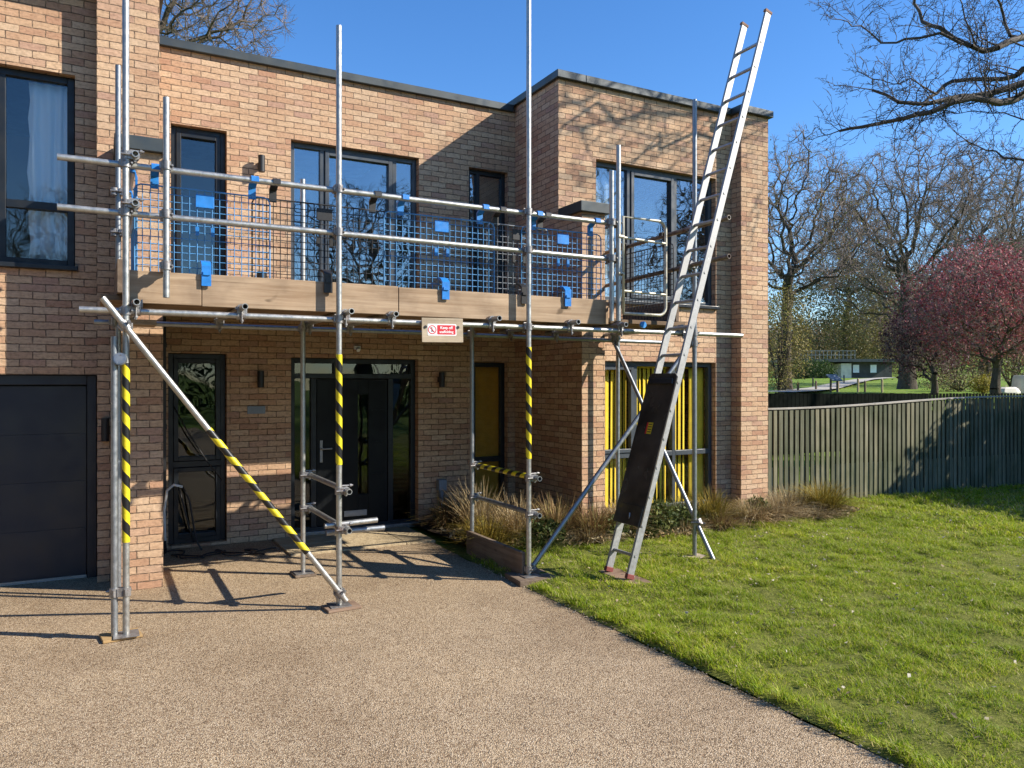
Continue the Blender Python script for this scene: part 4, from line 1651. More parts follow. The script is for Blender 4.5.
# ------------------------------------------------------------------ trees
def tubes_mesh(name, segs, mat, parent, sides_thick=6):
    """segs rows p0 p1 r0 r1; thick ones get more sides"""
    A = np.array(segs, dtype=np.float64)
    allv, allf, base = [], [], 0
    fs_ = []
    for lo, hi, n_ in ((0.05, 9, 8), (0.016, 0.05, 5), (0, 0.016, 3)):
        S_ = A[(A[:, 6] >= lo) & (A[:, 6] < hi)]
        if not len(S_):
            continue
        p0, p1 = S_[:, :3], S_[:, 3:6]
        d = p1 - p0
        L = np.linalg.norm(d, axis=1, keepdims=True)
        d = d / np.maximum(L, 1e-6)
        ref = np.where(np.abs(d[:, 2:3]) > .9, np.array([[1., 0, 0]]), np.array([[0, 0, 1.]]))
        a = np.cross(d, ref)
        a /= np.linalg.norm(a, axis=1, keepdims=True)
        b = np.cross(d, a)
        v = np.zeros((len(S_), 2 * n_, 3))
        for k in range(n_):
            q = a * math.cos(2 * PI * k / n_) + b * math.sin(2 * PI * k / n_)
            v[:, k] = p0 + q * S_[:, 6:7]
            v[:, n_ + k] = p1 + q * S_[:, 7:8]
        i = (np.arange(len(S_)) * 2 * n_)[:, None] + base
        for k in range(n_):
            m_ = (k + 1) % n_
            allf.append(i + np.array([[k, m_, n_ + m_, n_ + k]]))
        allv.append(v.reshape(-1, 3))
        base += v.shape[0] * v.shape[1]
    return arr_mesh(name, np.concatenate(allv), np.concatenate(allf), mat, parent, True)


def grow(segs, p, d, length, rad, lvl, maxl, r, prm, store=None):
    """one branch as a bent chain that throws side branches"""
    steps = prm['steps'][min(lvl, len(prm['steps']) - 1)]
    sl_ = length / steps
    wob = prm['wob'][min(lvl, len(prm['wob']) - 1)]
    up = prm['up'][min(lvl, len(prm['up']) - 1)]
    pts = [p]
    dirs = [d]
    for k in range(steps):
        d = (d + V((r.gauss(0, wob), r.gauss(0, wob), r.gauss(0, wob) + up))).normalized()
        p = p + d * sl_
        pts.append(p)
        dirs.append(d)
    tip = prm['tip'] if lvl >= maxl else rad * .45
    for k in range(steps):
        ra = rad + (tip - rad) * k / steps
        rb = rad + (tip - rad) * (k + 1) / steps
        segs.append((*pts[k], *pts[k + 1], ra, rb, lvl))
    if lvl >= maxl:
        if store is not None:
            store.append(pts[-1])
        return
    nb_ = prm['nb'][min(lvl, len(prm['nb']) - 1)]
    for q in range(nb_):
        t = prm['t0'][min(lvl, len(prm['t0']) - 1)] + (1 - prm['t0'][min(lvl, len(prm['t0']) - 1)]) * (q + r.random()) / nb_
        f = t * steps
        k = min(int(f), steps - 1)
        pos = pts[k].lerp(pts[k + 1], f - k)
        dd = dirs[k + 1]
        ang = prm['ang'][min(lvl, len(prm['ang']) - 1)] * r.uniform(.75, 1.25)
        ax = dd.orthogonal().normalized()
        az = r.uniform(0, 2 * PI)
        side = ax * math.cos(az) + dd.cross(ax) * math.sin(az)
        nd = (dd * math.cos(ang) + side * math.sin(ang)).normalized()
        ln = length * prm['lr'][min(lvl, len(prm['lr']) - 1)] * r.uniform(.65, 1.2) * (1.1 - .45 * t)
        rr_ = max(prm['tip'], (rad + (tip - rad) * t) * prm['rr'] * r.uniform(.8, 1.1))
        grow(segs, pos, nd, ln, rr_, lvl + 1, maxl, r, prm, store)
    # the branch carries on past its last fork
    grow(segs, pts[-1], dirs[-1], length * .55, max(prm['tip'], tip), lvl + 1, maxl, r, prm, store)


def leaf_quads(centres, per, spread, size, seed, flat=0.0):
    r_ = np.random.default_rng(seed)
    C = np.repeat(np.asarray(centres, dtype=np.float64), per, 0)
    n_ = len(C)
    C = C + r_.normal(0, spread, (n_, 3))
    a = r_.normal(0, 1, (n_, 3))
    a /= np.linalg.norm(a, axis=1, keepdims=True)
    b = np.cross(a, r_.normal(0, 1, (n_, 3)))
    b /= np.linalg.norm(b, axis=1, keepdims=True)
    s1_ = (size * r_.uniform(.6, 1.3, n_))[:, None]
    v = np.stack([C - a * s1_, C - b * s1_ * .55, C + a * s1_, C + b * s1_ * .55], 1)
    return v.reshape(-1, 3), np.arange(n_ * 4).reshape(n_, 4)


OAK = dict(steps=(5, 6, 5, 4, 3, 2), wob=(.06, .20, .24, .26, .26, .25), up=(.0, .05, .05, .05, .05, .04), nb=(7, 6, 6, 5, 5), t0=(.5, .22, .2, .15, .1),
           ang=(1.0, .8, .75, .7, .7), lr=(1.75, .62, .55, .5, .5), rr=.60, tip=.012)


def tree(name, label, cat, base, height, seed, prm=OAK, maxl=5, trunk_r=.4, trunk_frac=.22, twig='twig_far', leaves=None, lean=(0, 0), group=None):
    r_ = random.Random(seed)
    o = thing(name, label, cat, base, group)
    segs, tips = [], []
    d = V((lean[0], lean[1], 1)).normalized()
    grow(segs, V(base) - V((0, 0, .1)), d, height * trunk_frac * 1.35, trunk_r, 0, maxl, r_, prm, tips)
    # scale the crown to the wanted height
    top = max(s_[5] for s_ in segs)
    k = (height) / (top - base[2])
    b0 = np.array(base)
    A = np.array(segs)
    A[:, :3] = b0 + (A[:, :3] - b0) * k
    A[:, 3:6] = b0 + (A[:, 3:6] - b0) * k
    tr = A[A[:, 8] <= 1]
    cr = A[A[:, 8] > 1]
    # a flared foot
    tubes_mesh('trunk', tr[:, :8], M['bark'], o)
    tubes_mesh('crown', cr[:, :8], M[twig], o)
    if leaves:
        mat, per, spread, size = leaves
        tp = b0 + (np.array([tuple(t) for t in tips]) - b0) * k
        v_, f_ = leaf_quads(tp, per, spread, size, seed)
        arr_mesh('foliage', v_, f_, M[mat], o)
    return o


M['leaf_spring'] = leaf_mat('spring_leaves', [(0, (.14, .13, .03)), (.5, (.24, .22, .05)), (1, (.34, .30, .07))])
M['leaf_olive'] = leaf_mat('olive_leaves', [(0, (.11, .09, .035)), (.5, (.21, .175, .065)), (1, (.32, .27, .10))])
M['leaf_plum'] = leaf_mat('plum_leaves', [(0, (.15, .028, .04)), (.35, (.34, .065, .085)), (.75, (.52, .15, .165)), (1, (.62, .28, .28))])
M['leaf_straw'] = leaf_mat('straw_leaves', [(0, (.12, .095, .035)), (.55, (.25, .20, .075)), (.85, (.36, .30, .10)), (1, (.50, .44, .07))])
M['leaf_purple'] = leaf_mat('purple_leaves', [(0, (.045, .018, .025)), (.5, (.10, .035, .05)), (1, (.20, .08, .10))])
M['leaf_hedge'] = leaf_mat('hedge_leaves', [(0, (.025, .045, .012)), (.6, (.05, .085, .02)), (1, (.09, .13, .03))])
M['leaf_brown'] = leaf_mat('brown_leaves', [(0, (.08, .055, .03)), (.5, (.15, .105, .055)), (1, (.23, .17, .09))])
M['leaf_yellow'] = leaf_mat('yellow_leaves', [(0, (.22, .18, .02)), (.5, (.36, .29, .03)), (1, (.48, .40, .08))])


def ground_pt(px, d):
    q = dp(px, 383, d)
    return (q.x, q.y, terrain(q.x, q.y) - .05)


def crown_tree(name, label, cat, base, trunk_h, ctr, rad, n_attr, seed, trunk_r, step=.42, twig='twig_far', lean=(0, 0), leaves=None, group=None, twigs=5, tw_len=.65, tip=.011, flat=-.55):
    """a bare tree grown towards points scattered through its crown, so limbs fork and bend as in a real one"""
    r_ = np.random.default_rng(seed)
    base = np.array(base, float)
    ctr = np.array(ctr, float)
    u = r_.normal(0, 1, (n_attr * 2, 3))
    u /= np.linalg.norm(u, axis=1, keepdims=True)
    lump = np.array([1 + .22 * mnoise.noise(V(q) * 2.2 + V((seed, 0, 0))) + .12 * mnoise.noise(V(q) * 5 + V((0, seed, 0))) for q in u])
    A = ctr + u * np.array(rad) * (r_.uniform(.05, 1, (len(u), 1)) ** .42) * lump[:, None]
    A = A[A[:, 2] > ctr[2] + flat * rad[2]][:n_attr]
    nodes = [base + np.array([0, 0, -.2])]
    par = [-1]
    n0 = max(3, int(trunk_h / step))
    for k in range(1, n0 + 1):
        t = k / n0
        nodes.append(base + np.array([lean[0] * t * t + .06 * math.sin(3 * t + seed), lean[1] * t * t, trunk_h * t]))
        par.append(k - 1)
    N = np.array(nodes)
    near = np.zeros(len(A), int)
    dist = np.full(len(A), 1e9)
    for i, p in enumerate(N):
        d = np.linalg.norm(A - p, axis=1)
        m_ = d < dist
        near[m_], dist[m_] = i, d[m_]
    alive = np.ones(len(A), bool)
    nodes = [p for p in N]
    for it in range(90):
        idx = np.where(alive)[0]
        if not len(idx):
            break
        D = A[idx] - np.array(nodes)[near[idx]]
        D /= np.maximum(np.linalg.norm(D, axis=1, keepdims=True), 1e-6)
        acc = {}
        for j, nd in enumerate(near[idx]):
            if nd in acc:
                acc[nd] += D[j]
            else:
                acc[nd] = D[j].copy()
        new0 = len(nodes)
        for nd, v in acc.items():
            v = v / max(np.linalg.norm(v), 1e-6) + r_.normal(0, .34, 3) + np.array([0, 0, .05])
            v /= np.linalg.norm(v)
            nodes.append(nodes[nd] + v * step)
            par.append(nd)
        NN = np.array(nodes[new0:])
        for lo in range(0, len(NN), 256):
            B = NN[lo:lo + 256]
            d = np.linalg.norm(A[idx][:, None, :] - B[None], axis=2)
            k = d.argmin(1)
            dm = d[np.arange(len(idx)), k]
            m_ = dm < dist[idx]
            near[idx[m_]] = new0 + lo + k[m_]
            dist[idx[m_]] = dm[m_]
        alive[idx] = dist[idx] > step * 1.25
    N = np.array(nodes)
    par = np.array(par)
    n_ = len(N)
    kids = np.bincount(par[1:], minlength=n_)
    w_ = np.where(kids == 0, 1.0, 0.0)
    for i in range(n_ - 1, 0, -1):
        w_[par[i]] += w_[i]
    rr_ = tip + (trunk_r - tip) * (w_ / w_[0]) ** .60
    rr_[:n0 + 1] = trunk_r * (1 + .35 * np.exp(-np.arange(n0 + 1) * step / .5)) * (1 - .18 * np.arange(n0 + 1) / n0)
    segs = np.column_stack([N[par[1:]], N[1:], np.minimum(rr_[par[1:]], rr_[1:] * 1.5), rr_[1:]])
    thick = w_[1:] > w_[0] * .012
    o = thing(name, label, cat, tuple(base), group)
    # fine twigs on the thin ends
    ends = np.where(w_ <= 8)[0]
    ends = ends[ends > n0]
    P = np.repeat(N[ends], twigs, 0)
    dirs = np.repeat(N[ends] - N[par[ends]], twigs, 0)
    dirs /= np.maximum(np.linalg.norm(dirs, axis=1, keepdims=True), 1e-6)
    d1 = dirs + r_.normal(0, .55, P.shape) + np.array([0, 0, .12])
    d1 /= np.linalg.norm(d1, axis=1, keepdims=True)
    L = tw_len * r_.uniform(.5, 1.2, (len(P), 1))
    M1 = P + d1 * L * .5
    d2 = d1 + r_.normal(0, .35, P.shape)
    d2 /= np.linalg.norm(d2, axis=1, keepdims=True)
    E = M1 + d2 * L * .5
    t1 = np.full((len(P), 1), tip)
    tw = np.concatenate([np.hstack([P, M1, t1, t1 * .85]), np.hstack([M1, E, t1 * .85, t1 * .6])])
    # side shoots
    d3 = d1 + r_.normal(0, .8, P.shape)
    d3 /= np.linalg.norm(d3, axis=1, keepdims=True)
    tw = np.concatenate([tw, np.hstack([M1, M1 + d3 * L * .5, t1 * .8, t1 * .55])])
    tubes_mesh('trunk', segs[thick], M['bark'], o)
    tubes_mesh('crown', np.concatenate([segs[~thick], tw]), M[twig], o)
    if leaves:
        mat, share, per, spread, size = leaves
        q = E[r_.uniform(0, 1, len(E)) < share]
        v_, f_ = leaf_quads(q, per, spread, size, seed)
        arr_mesh('foliage', v_, f_, M[mat], o)
    return o


def pz(px, py, d):
    return dp(px, py, d)


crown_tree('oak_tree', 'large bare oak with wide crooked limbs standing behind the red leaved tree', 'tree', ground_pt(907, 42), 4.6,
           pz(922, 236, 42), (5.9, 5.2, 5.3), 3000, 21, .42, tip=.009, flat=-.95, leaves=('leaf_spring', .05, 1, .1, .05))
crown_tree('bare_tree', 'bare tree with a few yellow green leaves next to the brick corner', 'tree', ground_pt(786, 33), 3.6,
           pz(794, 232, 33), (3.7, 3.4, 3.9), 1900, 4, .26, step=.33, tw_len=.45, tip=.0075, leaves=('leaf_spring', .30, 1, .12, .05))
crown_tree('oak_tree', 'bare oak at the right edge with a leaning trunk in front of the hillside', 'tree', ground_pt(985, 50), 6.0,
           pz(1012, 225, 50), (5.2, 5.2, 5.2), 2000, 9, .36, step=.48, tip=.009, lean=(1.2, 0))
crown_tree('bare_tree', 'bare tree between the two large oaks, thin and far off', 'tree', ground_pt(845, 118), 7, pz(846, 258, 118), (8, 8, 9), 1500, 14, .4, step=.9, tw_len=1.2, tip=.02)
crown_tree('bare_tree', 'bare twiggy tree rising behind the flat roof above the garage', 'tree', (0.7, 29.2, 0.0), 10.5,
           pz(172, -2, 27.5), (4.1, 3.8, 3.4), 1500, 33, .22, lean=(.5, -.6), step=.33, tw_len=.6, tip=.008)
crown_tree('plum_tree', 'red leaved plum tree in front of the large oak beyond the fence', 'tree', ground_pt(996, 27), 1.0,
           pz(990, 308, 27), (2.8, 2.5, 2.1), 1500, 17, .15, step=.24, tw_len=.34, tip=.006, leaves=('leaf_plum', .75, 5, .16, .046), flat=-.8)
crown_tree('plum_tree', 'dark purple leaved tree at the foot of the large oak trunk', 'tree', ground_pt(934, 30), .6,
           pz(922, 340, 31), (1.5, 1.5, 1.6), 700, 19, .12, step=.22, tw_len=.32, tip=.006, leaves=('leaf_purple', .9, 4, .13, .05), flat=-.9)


def shrub(name, label, cat, base, rad, hgt, mat, n_, size, seed, group=None, twigs=True):
    o = thing(name, label, cat, base, group)
    r_ = np.random.default_rng(seed)
    u = r_.normal(0, 1, (n_, 3))
    u /= np.linalg.norm(u, axis=1, keepdims=True)
    k = np.array([mnoise.noise(V(q) * 1.7 + V((seed, 0, 0))) + .6 * mnoise.noise(V(q) * 4 + V((0, seed, 0))) for q in u])
    rad_ = (r_.uniform(.25, 1, n_) ** .4) * (1 + .30 * k)
    C = np.array(base) + np.stack([u[:, 0] * rad * rad_, u[:, 1] * rad * rad_, hgt * .5 + u[:, 2] * hgt * .5 * rad_], 1)
    C = C[C[:, 2] > base[2] + .02]
    v_, f_ = leaf_quads(C, 3, size * 2.2, size, seed)
    arr_mesh('foliage', v_, f_, M[mat], o)
    m_ = []
    rg = random.Random(seed)
    for q in range(14):
        e = V(base) + V((rg.uniform(-.7, .7) * rad, rg.uniform(-.7, .7) * rad, hgt * rg.uniform(.5, .9)))
        mid = V(base).lerp(e, .5) + V((rg.uniform(-.1, .1) * rad, rg.uniform(-.1, .1) * rad, .1 * hgt))
        m_.append((*V(base), *mid, .03, .02, 0))
        m_.append((*mid, *e, .02, .008, 0))
    tubes_mesh('stems', [s_[:8] for s_ in m_], M['bark'], o)
    return o


shrub('shrub', 'olive green bush between the leafy bare tree and the large oak', 'bush', ground_pt(836, 124), 12, 17.5, 'leaf_olive', 8000, .17, 3)
shrub('shrub', 'tall olive bush just left of the large oak trunk', 'bush', ground_pt(888, 116), 9.0, 18, 'leaf_olive', 6500, .16, 5)
shrub('shrub', 'yellow green leafy bush growing round the bare tree by the brick corner', 'bush', ground_pt(779, 30.5), 1.35, 4.4, 'leaf_straw', 2600, .042, 6)
shrub('shrub', 'brown bush behind the red leaved trees at the right edge', 'bush', ground_pt(1010, 46), 4.5, 5.2, 'leaf_brown', 2200, .09, 7)
shrub('shrub', 'brown green bush behind the dark purple tree', 'bush', ground_pt(955, 52), 4.2, 7.6, 'leaf_brown', 2200, .09, 8)
shrub('shrub', 'dark green clipped bush beside the far low building', 'bush', ground_pt(808, 78), 2.7, 1.9, 'leaf_hedge', 1500, .10, 9)
shrub('shrub', 'small yellow bush near the white stones by the far fence', 'bush', ground_pt(983, 30), .42, .75, 'leaf_yellow', 500, .035, 10)
shrub('shrub', 'low green bush under the purple tree beyond the dark fence', 'bush', ground_pt(960, 36), 1.6, .9, 'leaf_olive', 700, .05, 12)
# woodland on the far hill reads as one mass
r = np.random.default_rng(55)
cs = []
for k in range(3600):
    d_ = r.uniform(125, 330)
    q = dp(r.uniform(740, 1400), 383, d_)
    h_ = terrain(q.x, q.y)
    for j in range(5):
        cs.append((q.x + r.normal(0, 1.6), q.y + r.normal(0, 1.6), h_ + r.uniform(.5, 6.5)))
v_, f_ = leaf_quads(cs, 3, 1.0, .42, 56)
tag(arr_mesh('woodland', v_, f_, M['leaf_brown']), kind='stuff')

# the oak out of view on the right, whose limbs reach in over the lawn
OT = thing('oak_tree', 'great bare oak whose dark limbs reach over the lawn from the right', 'tree', (24.0, 4.0, 0))
r_ = random.Random(77)
PX = [
    ([(1024, 68), (1003, 79), (953, 81), (936, 94), (922, 107)], 9.2, .050),
    ([(1024, 83), (988, 94), (962, 96), (931, 103), (898, 102), (872, 90)], 9.0, .060),
    ([(1024, 94), (999, 103), (971, 98), (931, 112), (905, 118), (861, 127), (839, 131)], 8.9, .066),
    ([(1024, 37), (997, 48), (971, 46), (940, 28), (922, 22), (914, 4), (912, -20)], 9.4, .055),
    ([(962, 44), (940, 33), (905, 39), (881, 43), (861, 26), (848, 22)], 9.3, .030),
    ([(1024, 160), (1003, 158), (985, 150), (968, 142)], 9.6, .022),
    ([(1024, 120), (1005, 113), (985, 112), (955, 114)], 9.1, .014),
    ([(1010, 36), (1003, 15), (995, -5), (985, -40)], 9.5, .030),
    ([(985, 78), (990, 60), (984, 45)], 9.2, .014),
    ([(975, 45), (965, 20), (955, -8)], 9.5, .020),
    ([(936, 94), (920, 85), (900, 84), (880, 80)], 9.0, .018),
]
segs = []
trunk = [V((24, 4, -.1)), V((23.9, 4.05, 1.8)), V((23.6, 4.2, 3.6)), V((23.3, 4.3, 5.2)), V((23.0, 4.4, 7.0)), V((22.6, 4.3, 9.0))]
tr_r = [.62, .50, .46, .42, .34, .26]
tsegs = []
for k in range(5):
    tsegs.append((*trunk[k], *trunk[k + 1], tr_r[k], tr_r[k + 1]))
roots = {0: 4.3, 1: 4.3, 2: 4.1, 3: 5.4, 5: 3.9, 6: 4.2, 7: 5.8}
TW = dict(steps=(3, 3, 3, 2), wob=(.30, .32, .34, .3), up=(.03, .04, .05, .05), nb=(4, 4, 3), t0=(.15, .15, .1), ang=(.8, .8, .75), lr=(.55, .55, .55), rr=.58, tip=.0036)
for idx, (pts, d_, rad) in enumerate(PX):
    rad *= 0.78
    P = [dp(x, y, (d_ + .25 * math.sin(idx + k)) * 1.42) for k, (x, y) in enumerate(pts)]
    if idx in roots:
        a = V((23.3, 4.3, roots[idx] + .9))
        b_ = P[0]
        mid1 = a.lerp(b_, .4) + V((0, .1, .55))
        mid2 = a.lerp(b_, .75) + V((0, .1, .15 * math.sin(idx)))
        P = [a, mid1, mid2] + P
        rads = [rad * 3.0, rad * 2.2, rad * 1.55] + [rad * (1.3 - 1.0 * k / len(pts)) for k in range(len(pts))]
        ns = 3
    else:
        rads = [rad * (1.2 - .9 * k / len(pts)) for k in range(len(pts))]
        ns = 0
    for k in range(len(P) - 1):
        # two bent pieces per step
        mm = P[k].lerp(P[k + 1], .5) + V((r_.gauss(0, .03), r_.gauss(0, .03), r_.gauss(0, .03)))
        rm = (rads[k] + rads[k + 1]) / 2
        tgt = tsegs if k < ns else segs
        tgt.append((*P[k], *mm, rads[k], rm))
        tgt.append((*mm, *P[k + 1], rm, rads[k + 1]))
        if k >= max(ns - 1, 0):
            dd = (P[k + 1] - P[k]).normalized()
            for q in range(4):
                pos = P[k].lerp(P[k + 1], r_.random())
                ax = dd.orthogonal().normalized()
                az = r_.uniform(0, 2 * PI)
                side = ax * math.cos(az) + dd.cross(ax) * math.sin(az)
                nd = (dd * .75 + side + V((0, 0, .12))).normalized()
                tmp = []
                grow(tmp, pos, nd, r_.uniform(.30, .68), max(.007, rads[k + 1] * .33), 1, 3, r_, TW)
                segs += [s_[:8] for s_ in tmp]
    tmp = []
    grow(tmp, P[-1], (P[-1] - P[-2]).normalized(), .5, .012, 0, 3, r_, TW)
    segs += [s_[:8] for s_ in tmp]
# long upper limbs that pass above the picture and dapple the brick wing
for pts in ([(22.6, 4.3, 9), (19, 4.6, 9.4), (15.5, 4.4, 8.9), (12, 4.7, 8.3), (10, 4.9, 7.7), (8.6, 5.0, 7.3), (7.7, 5.1, 7.0)],
            [(23, 4.4, 7), (19, 5.2, 8.4), (15, 5.4, 8.2), (12, 5.5, 7.6), (10.2, 5.5, 7.0), (9.1, 5.5, 6.8), (8.4, 5.6, 6.6)],
            [(22.6, 4.3, 9), (19.5, 3.6, 10.2), (16, 3.5, 10.2), (13, 3.7, 9.6), (11, 3.9, 9.0), (9.6, 4.0, 8.6), (8.8, 4.0, 8.4)]):
    P = [V(q) for q in pts]
    for k in range(len(P) - 1):
        ra, rb = .05 * (1 - .8 * k / len(P)), .05 * (1 - .8 * (k + 1) / len(P))
        mm = P[k].lerp(P[k + 1], .5) + V((r_.gauss(0, .12), r_.gauss(0, .12), r_.gauss(0, .12)))
        segs += [(*P[k], *mm, ra, (ra + rb) / 2), (*mm, *P[k + 1], (ra + rb) / 2, rb)]
        if k >= 2:
            for q in range(5):
                dd = (P[k + 1] - P[k]).normalized()
                ax = dd.orthogonal().normalized()
                az = r_.uniform(0, 2 * PI)
                side = ax * math.cos(az) + dd.cross(ax) * math.sin(az)
                tmp = []
                grow(tmp, P[k].lerp(P[k + 1], r_.random()), (dd * .8 + side).normalized(), r_.uniform(.7, 1.3), max(.012, rb * .4), 1, 3, r_, TW)
                segs += [s_[:8] for s_ in tmp]
# the rest of its crown, high over the lawn on the sunny side
tmp = []
BIG = dict(OAK)
BIG['nb'] = (5, 4, 4, 4, 4)
for k in range(9):
    a = k * 2 * PI / 9 + .3
    el = r_.uniform(.75, 1.35)
    grow(tmp, trunk[3 + (k % 3)], V((math.cos(a) * math.cos(el), math.sin(a) * math.cos(el), math.sin(el))), 3.6, .13, 1, 4, r_, BIG)
segs += [s_[:8] for s_ in tmp]
tubes_mesh('trunk', tsegs, M['bark'], OT)
tubes_mesh('crown', segs, M['twig'], OT)

# trees over the road behind the camera, mirrored in the panes
proto = crown_tree('oak_tree', 'bare oak across the road, nearest to the lawn corner', 'tree', (30, -15, 0), 4.5, (30, -15, 9.3), (5.2, 5.2, 5.0), 2000, 41, .42, step=.5, twig='twig', twigs=3, group='trees behind the photographer')
for k, (x, y, rot, sc_, lab) in enumerate(((15, -30, 1.2, 1.0, 'bare oak across the road, straight behind the drive'), (-2, -36, 2.4, .9, 'bare oak across the road, shorter and opposite the front door'),
                                           (-16, -34, 3.7, 1.05, 'bare oak across the road, opposite the garage'), (40, -27, 5.0, 1.15, 'tallest bare oak across the road, far to the right'),
                                           (27, -38, .5, 1.1, 'bare oak across the road, second from the right and set back'),
                                           (20, -19, 4.1, .95, 'bare oak across the road, standing between the hedges opposite the lawn'))):
    c = copy_tree(proto)
    c.location = (x, y, 0)
    c.rotation_euler.z = rot
    c.scale = (sc_,) * 3
    c['label'] = lab
for k, (x0, x1, y_, h_, lab) in enumerate(((-30, 6, -26, 5.0, 'clipped green hedge across the road facing the drive'), (12, 52, -22, 2.4, 'clipped green hedge across the road facing the lawn'))):  # drive-side hedge made taller to keep low sky off the porch
    r = np.random.default_rng(60 + k)
    n_ = 5000
    C = np.stack([r.uniform(x0, x1, n_), y_ + r.normal(0, .45, n_), r.uniform(.1, h_, n_) + .15 * np.sin(r.uniform(0, 20, n_))], 1)
    v_, f_ = leaf_quads(C, 3, .12, .12, 61 + k)
    o = arr_mesh('hedge', v_, f_, M['leaf_hedge'], loc=((x0 + x1) / 2, y_, 0))
    tag(o, lab, 'hedge')
# tall unseen evergreens added on the left to block low sky from the porch
for k in range(6):
    x_, y_ = -10.5 - .8 * (k % 2), -17 + 4.2 * k
    o = thing('evergreen_tree', ['tall dark evergreen at the left boundary, furthest from the house', 'second dark evergreen along the left boundary, counted from the road', 'third dark evergreen along the left boundary, counted from the road',
                                 'fourth dark evergreen along the left boundary, counted from the road', 'dark evergreen second from the house on the left boundary', 'dark evergreen on the left boundary closest to the garage'][k], 'tree', (x_, y_, 0), 'evergreens along the left boundary')
    r = np.random.default_rng(300 + k)
    n_ = 2600
    a = r.uniform(0, 2 * PI, n_)
    hh = r.uniform(.06, 1, n_)
    rd = 2.6 * (1 - hh) ** .6 * (.5 + .5 * r.uniform(0, 1, n_) ** .5) * (1 + .2 * np.sin(a * 3 + hh * 9))
    C = np.stack([x_ + rd * np.cos(a), y_ + rd * np.sin(a), .3 + hh * 8.5], 1)
    v_, f_ = leaf_quads(C, 3, .22, .20, 301 + k)
    arr_mesh('foliage', v_, f_, M['leaf_hedge'], o)
    MB().tube((x_, y_, -.1), (x_, y_, 7.5), .22, 10, r1=.05).build('trunk', M['bark'], o)
# tall hedge along the right side of the lawn, out of the picture; its shade falls on the fence
r = np.random.default_rng(70)
n_ = 16000
C = np.stack([r.uniform(13.3, 14.5, n_), r.uniform(-4, 6.55, n_), r.uniform(.05, 2.95, n_) * (1 + .02 * r.normal(0, 1, n_))], 1)
v_, f_ = leaf_quads(C, 3, .06, .075, 71)
o = arr_mesh('hedge', v_, f_, M['leaf_hedge'], loc=(13.9, 1.3, 0))
tag(o, 'tall clipped hedge along the right side of the lawn', 'hedge')


# ------------------------------------------------------------------ plants along the house
M['straw'] = leaf_mat('straw_blades', [(0, (.22, .14, .06)), (.4, (.40, .28, .14)), (.8, (.55, .42, .23)), (1, (.66, .55, .35))], .7, .2)
M['rusty'] = leaf_mat('rusty_blades', [(0, (.14, .075, .03)), (.4, (.30, .18, .08)), (.75, (.42, .29, .13)), (1, (.34, .33, .09))], .7, .2)
M['leafy'] = leaf_mat('leafy_green', [(0, (.035, .055, .015)), (.5, (.09, .12, .03)), (1, (.20, .21, .06))])
M['gold'] = leaf_mat('gold_blades', [(0, (.13, .10, .02)), (.4, (.26, .19, .03)), (.8, (.38, .27, .045)), (1, (.30, .30, .08))], .7, .25)
M['greenb'] = leaf_mat('green_blades', [(0, (.03, .05, .012)), (.5, (.07, .10, .022)), (.85, (.15, .16, .04)), (1, (.30, .24, .10))], .6, .25)


def tussock(label, x, y, mat, hgt, spread, n_, seed, wd=.006, z=.03, droop=1.0):
    r_ = np.random.default_rng(seed)
    a = r_.uniform(0, 2 * PI, n_)
    b0 = r_.uniform(0, .10 + .15 * spread, n_)
    L = hgt * r_.uniform(.30, 1.15, n_)
    out = spread * r_.uniform(.1, 1.25, n_)
    bx_, by_ = x + np.cos(a) * b0, y + np.sin(a) * b0
    a2 = a + r_.normal(0, .8, n_)
    dx, dy = np.cos(a2), np.sin(a2)
    px, py = -dy, dx
    K = 5
    v = np.zeros((n_, 2 * K, 3))
    for k in range(K):
        t = k / (K - 1)
        ww = wd * (1 - .85 * t) * r_.uniform(.9, 1.1, n_)
        ox = out * t ** 1.6
        zz = z + L * (t - droop * .38 * (out / (spread + 1e-6)) * t ** 2.6)
        cx, cy = bx_ + dx * ox, by_ + dy * ox
        v[:, 2 * k] = np.stack([cx - px * ww, cy - py * ww, zz], 1)
        v[:, 2 * k + 1] = np.stack([cx + px * ww, cy + py * ww, zz], 1)
    i = (np.arange(n_) * 2 * K)[:, None]
    f = np.concatenate([i + np.array([[2 * k, 2 * k + 1, 2 * k + 3, 2 * k + 2]]) for k in range(K - 1)])
    o = arr_mesh('grass_plant', v.reshape(-1, 3), f, M[mat], loc=(x, y, 0))
    tag(o, label, 'plant', 'grass plants in the bed along the house')
    return o


def at(px, py):
    q = gp(px, py)
    return q


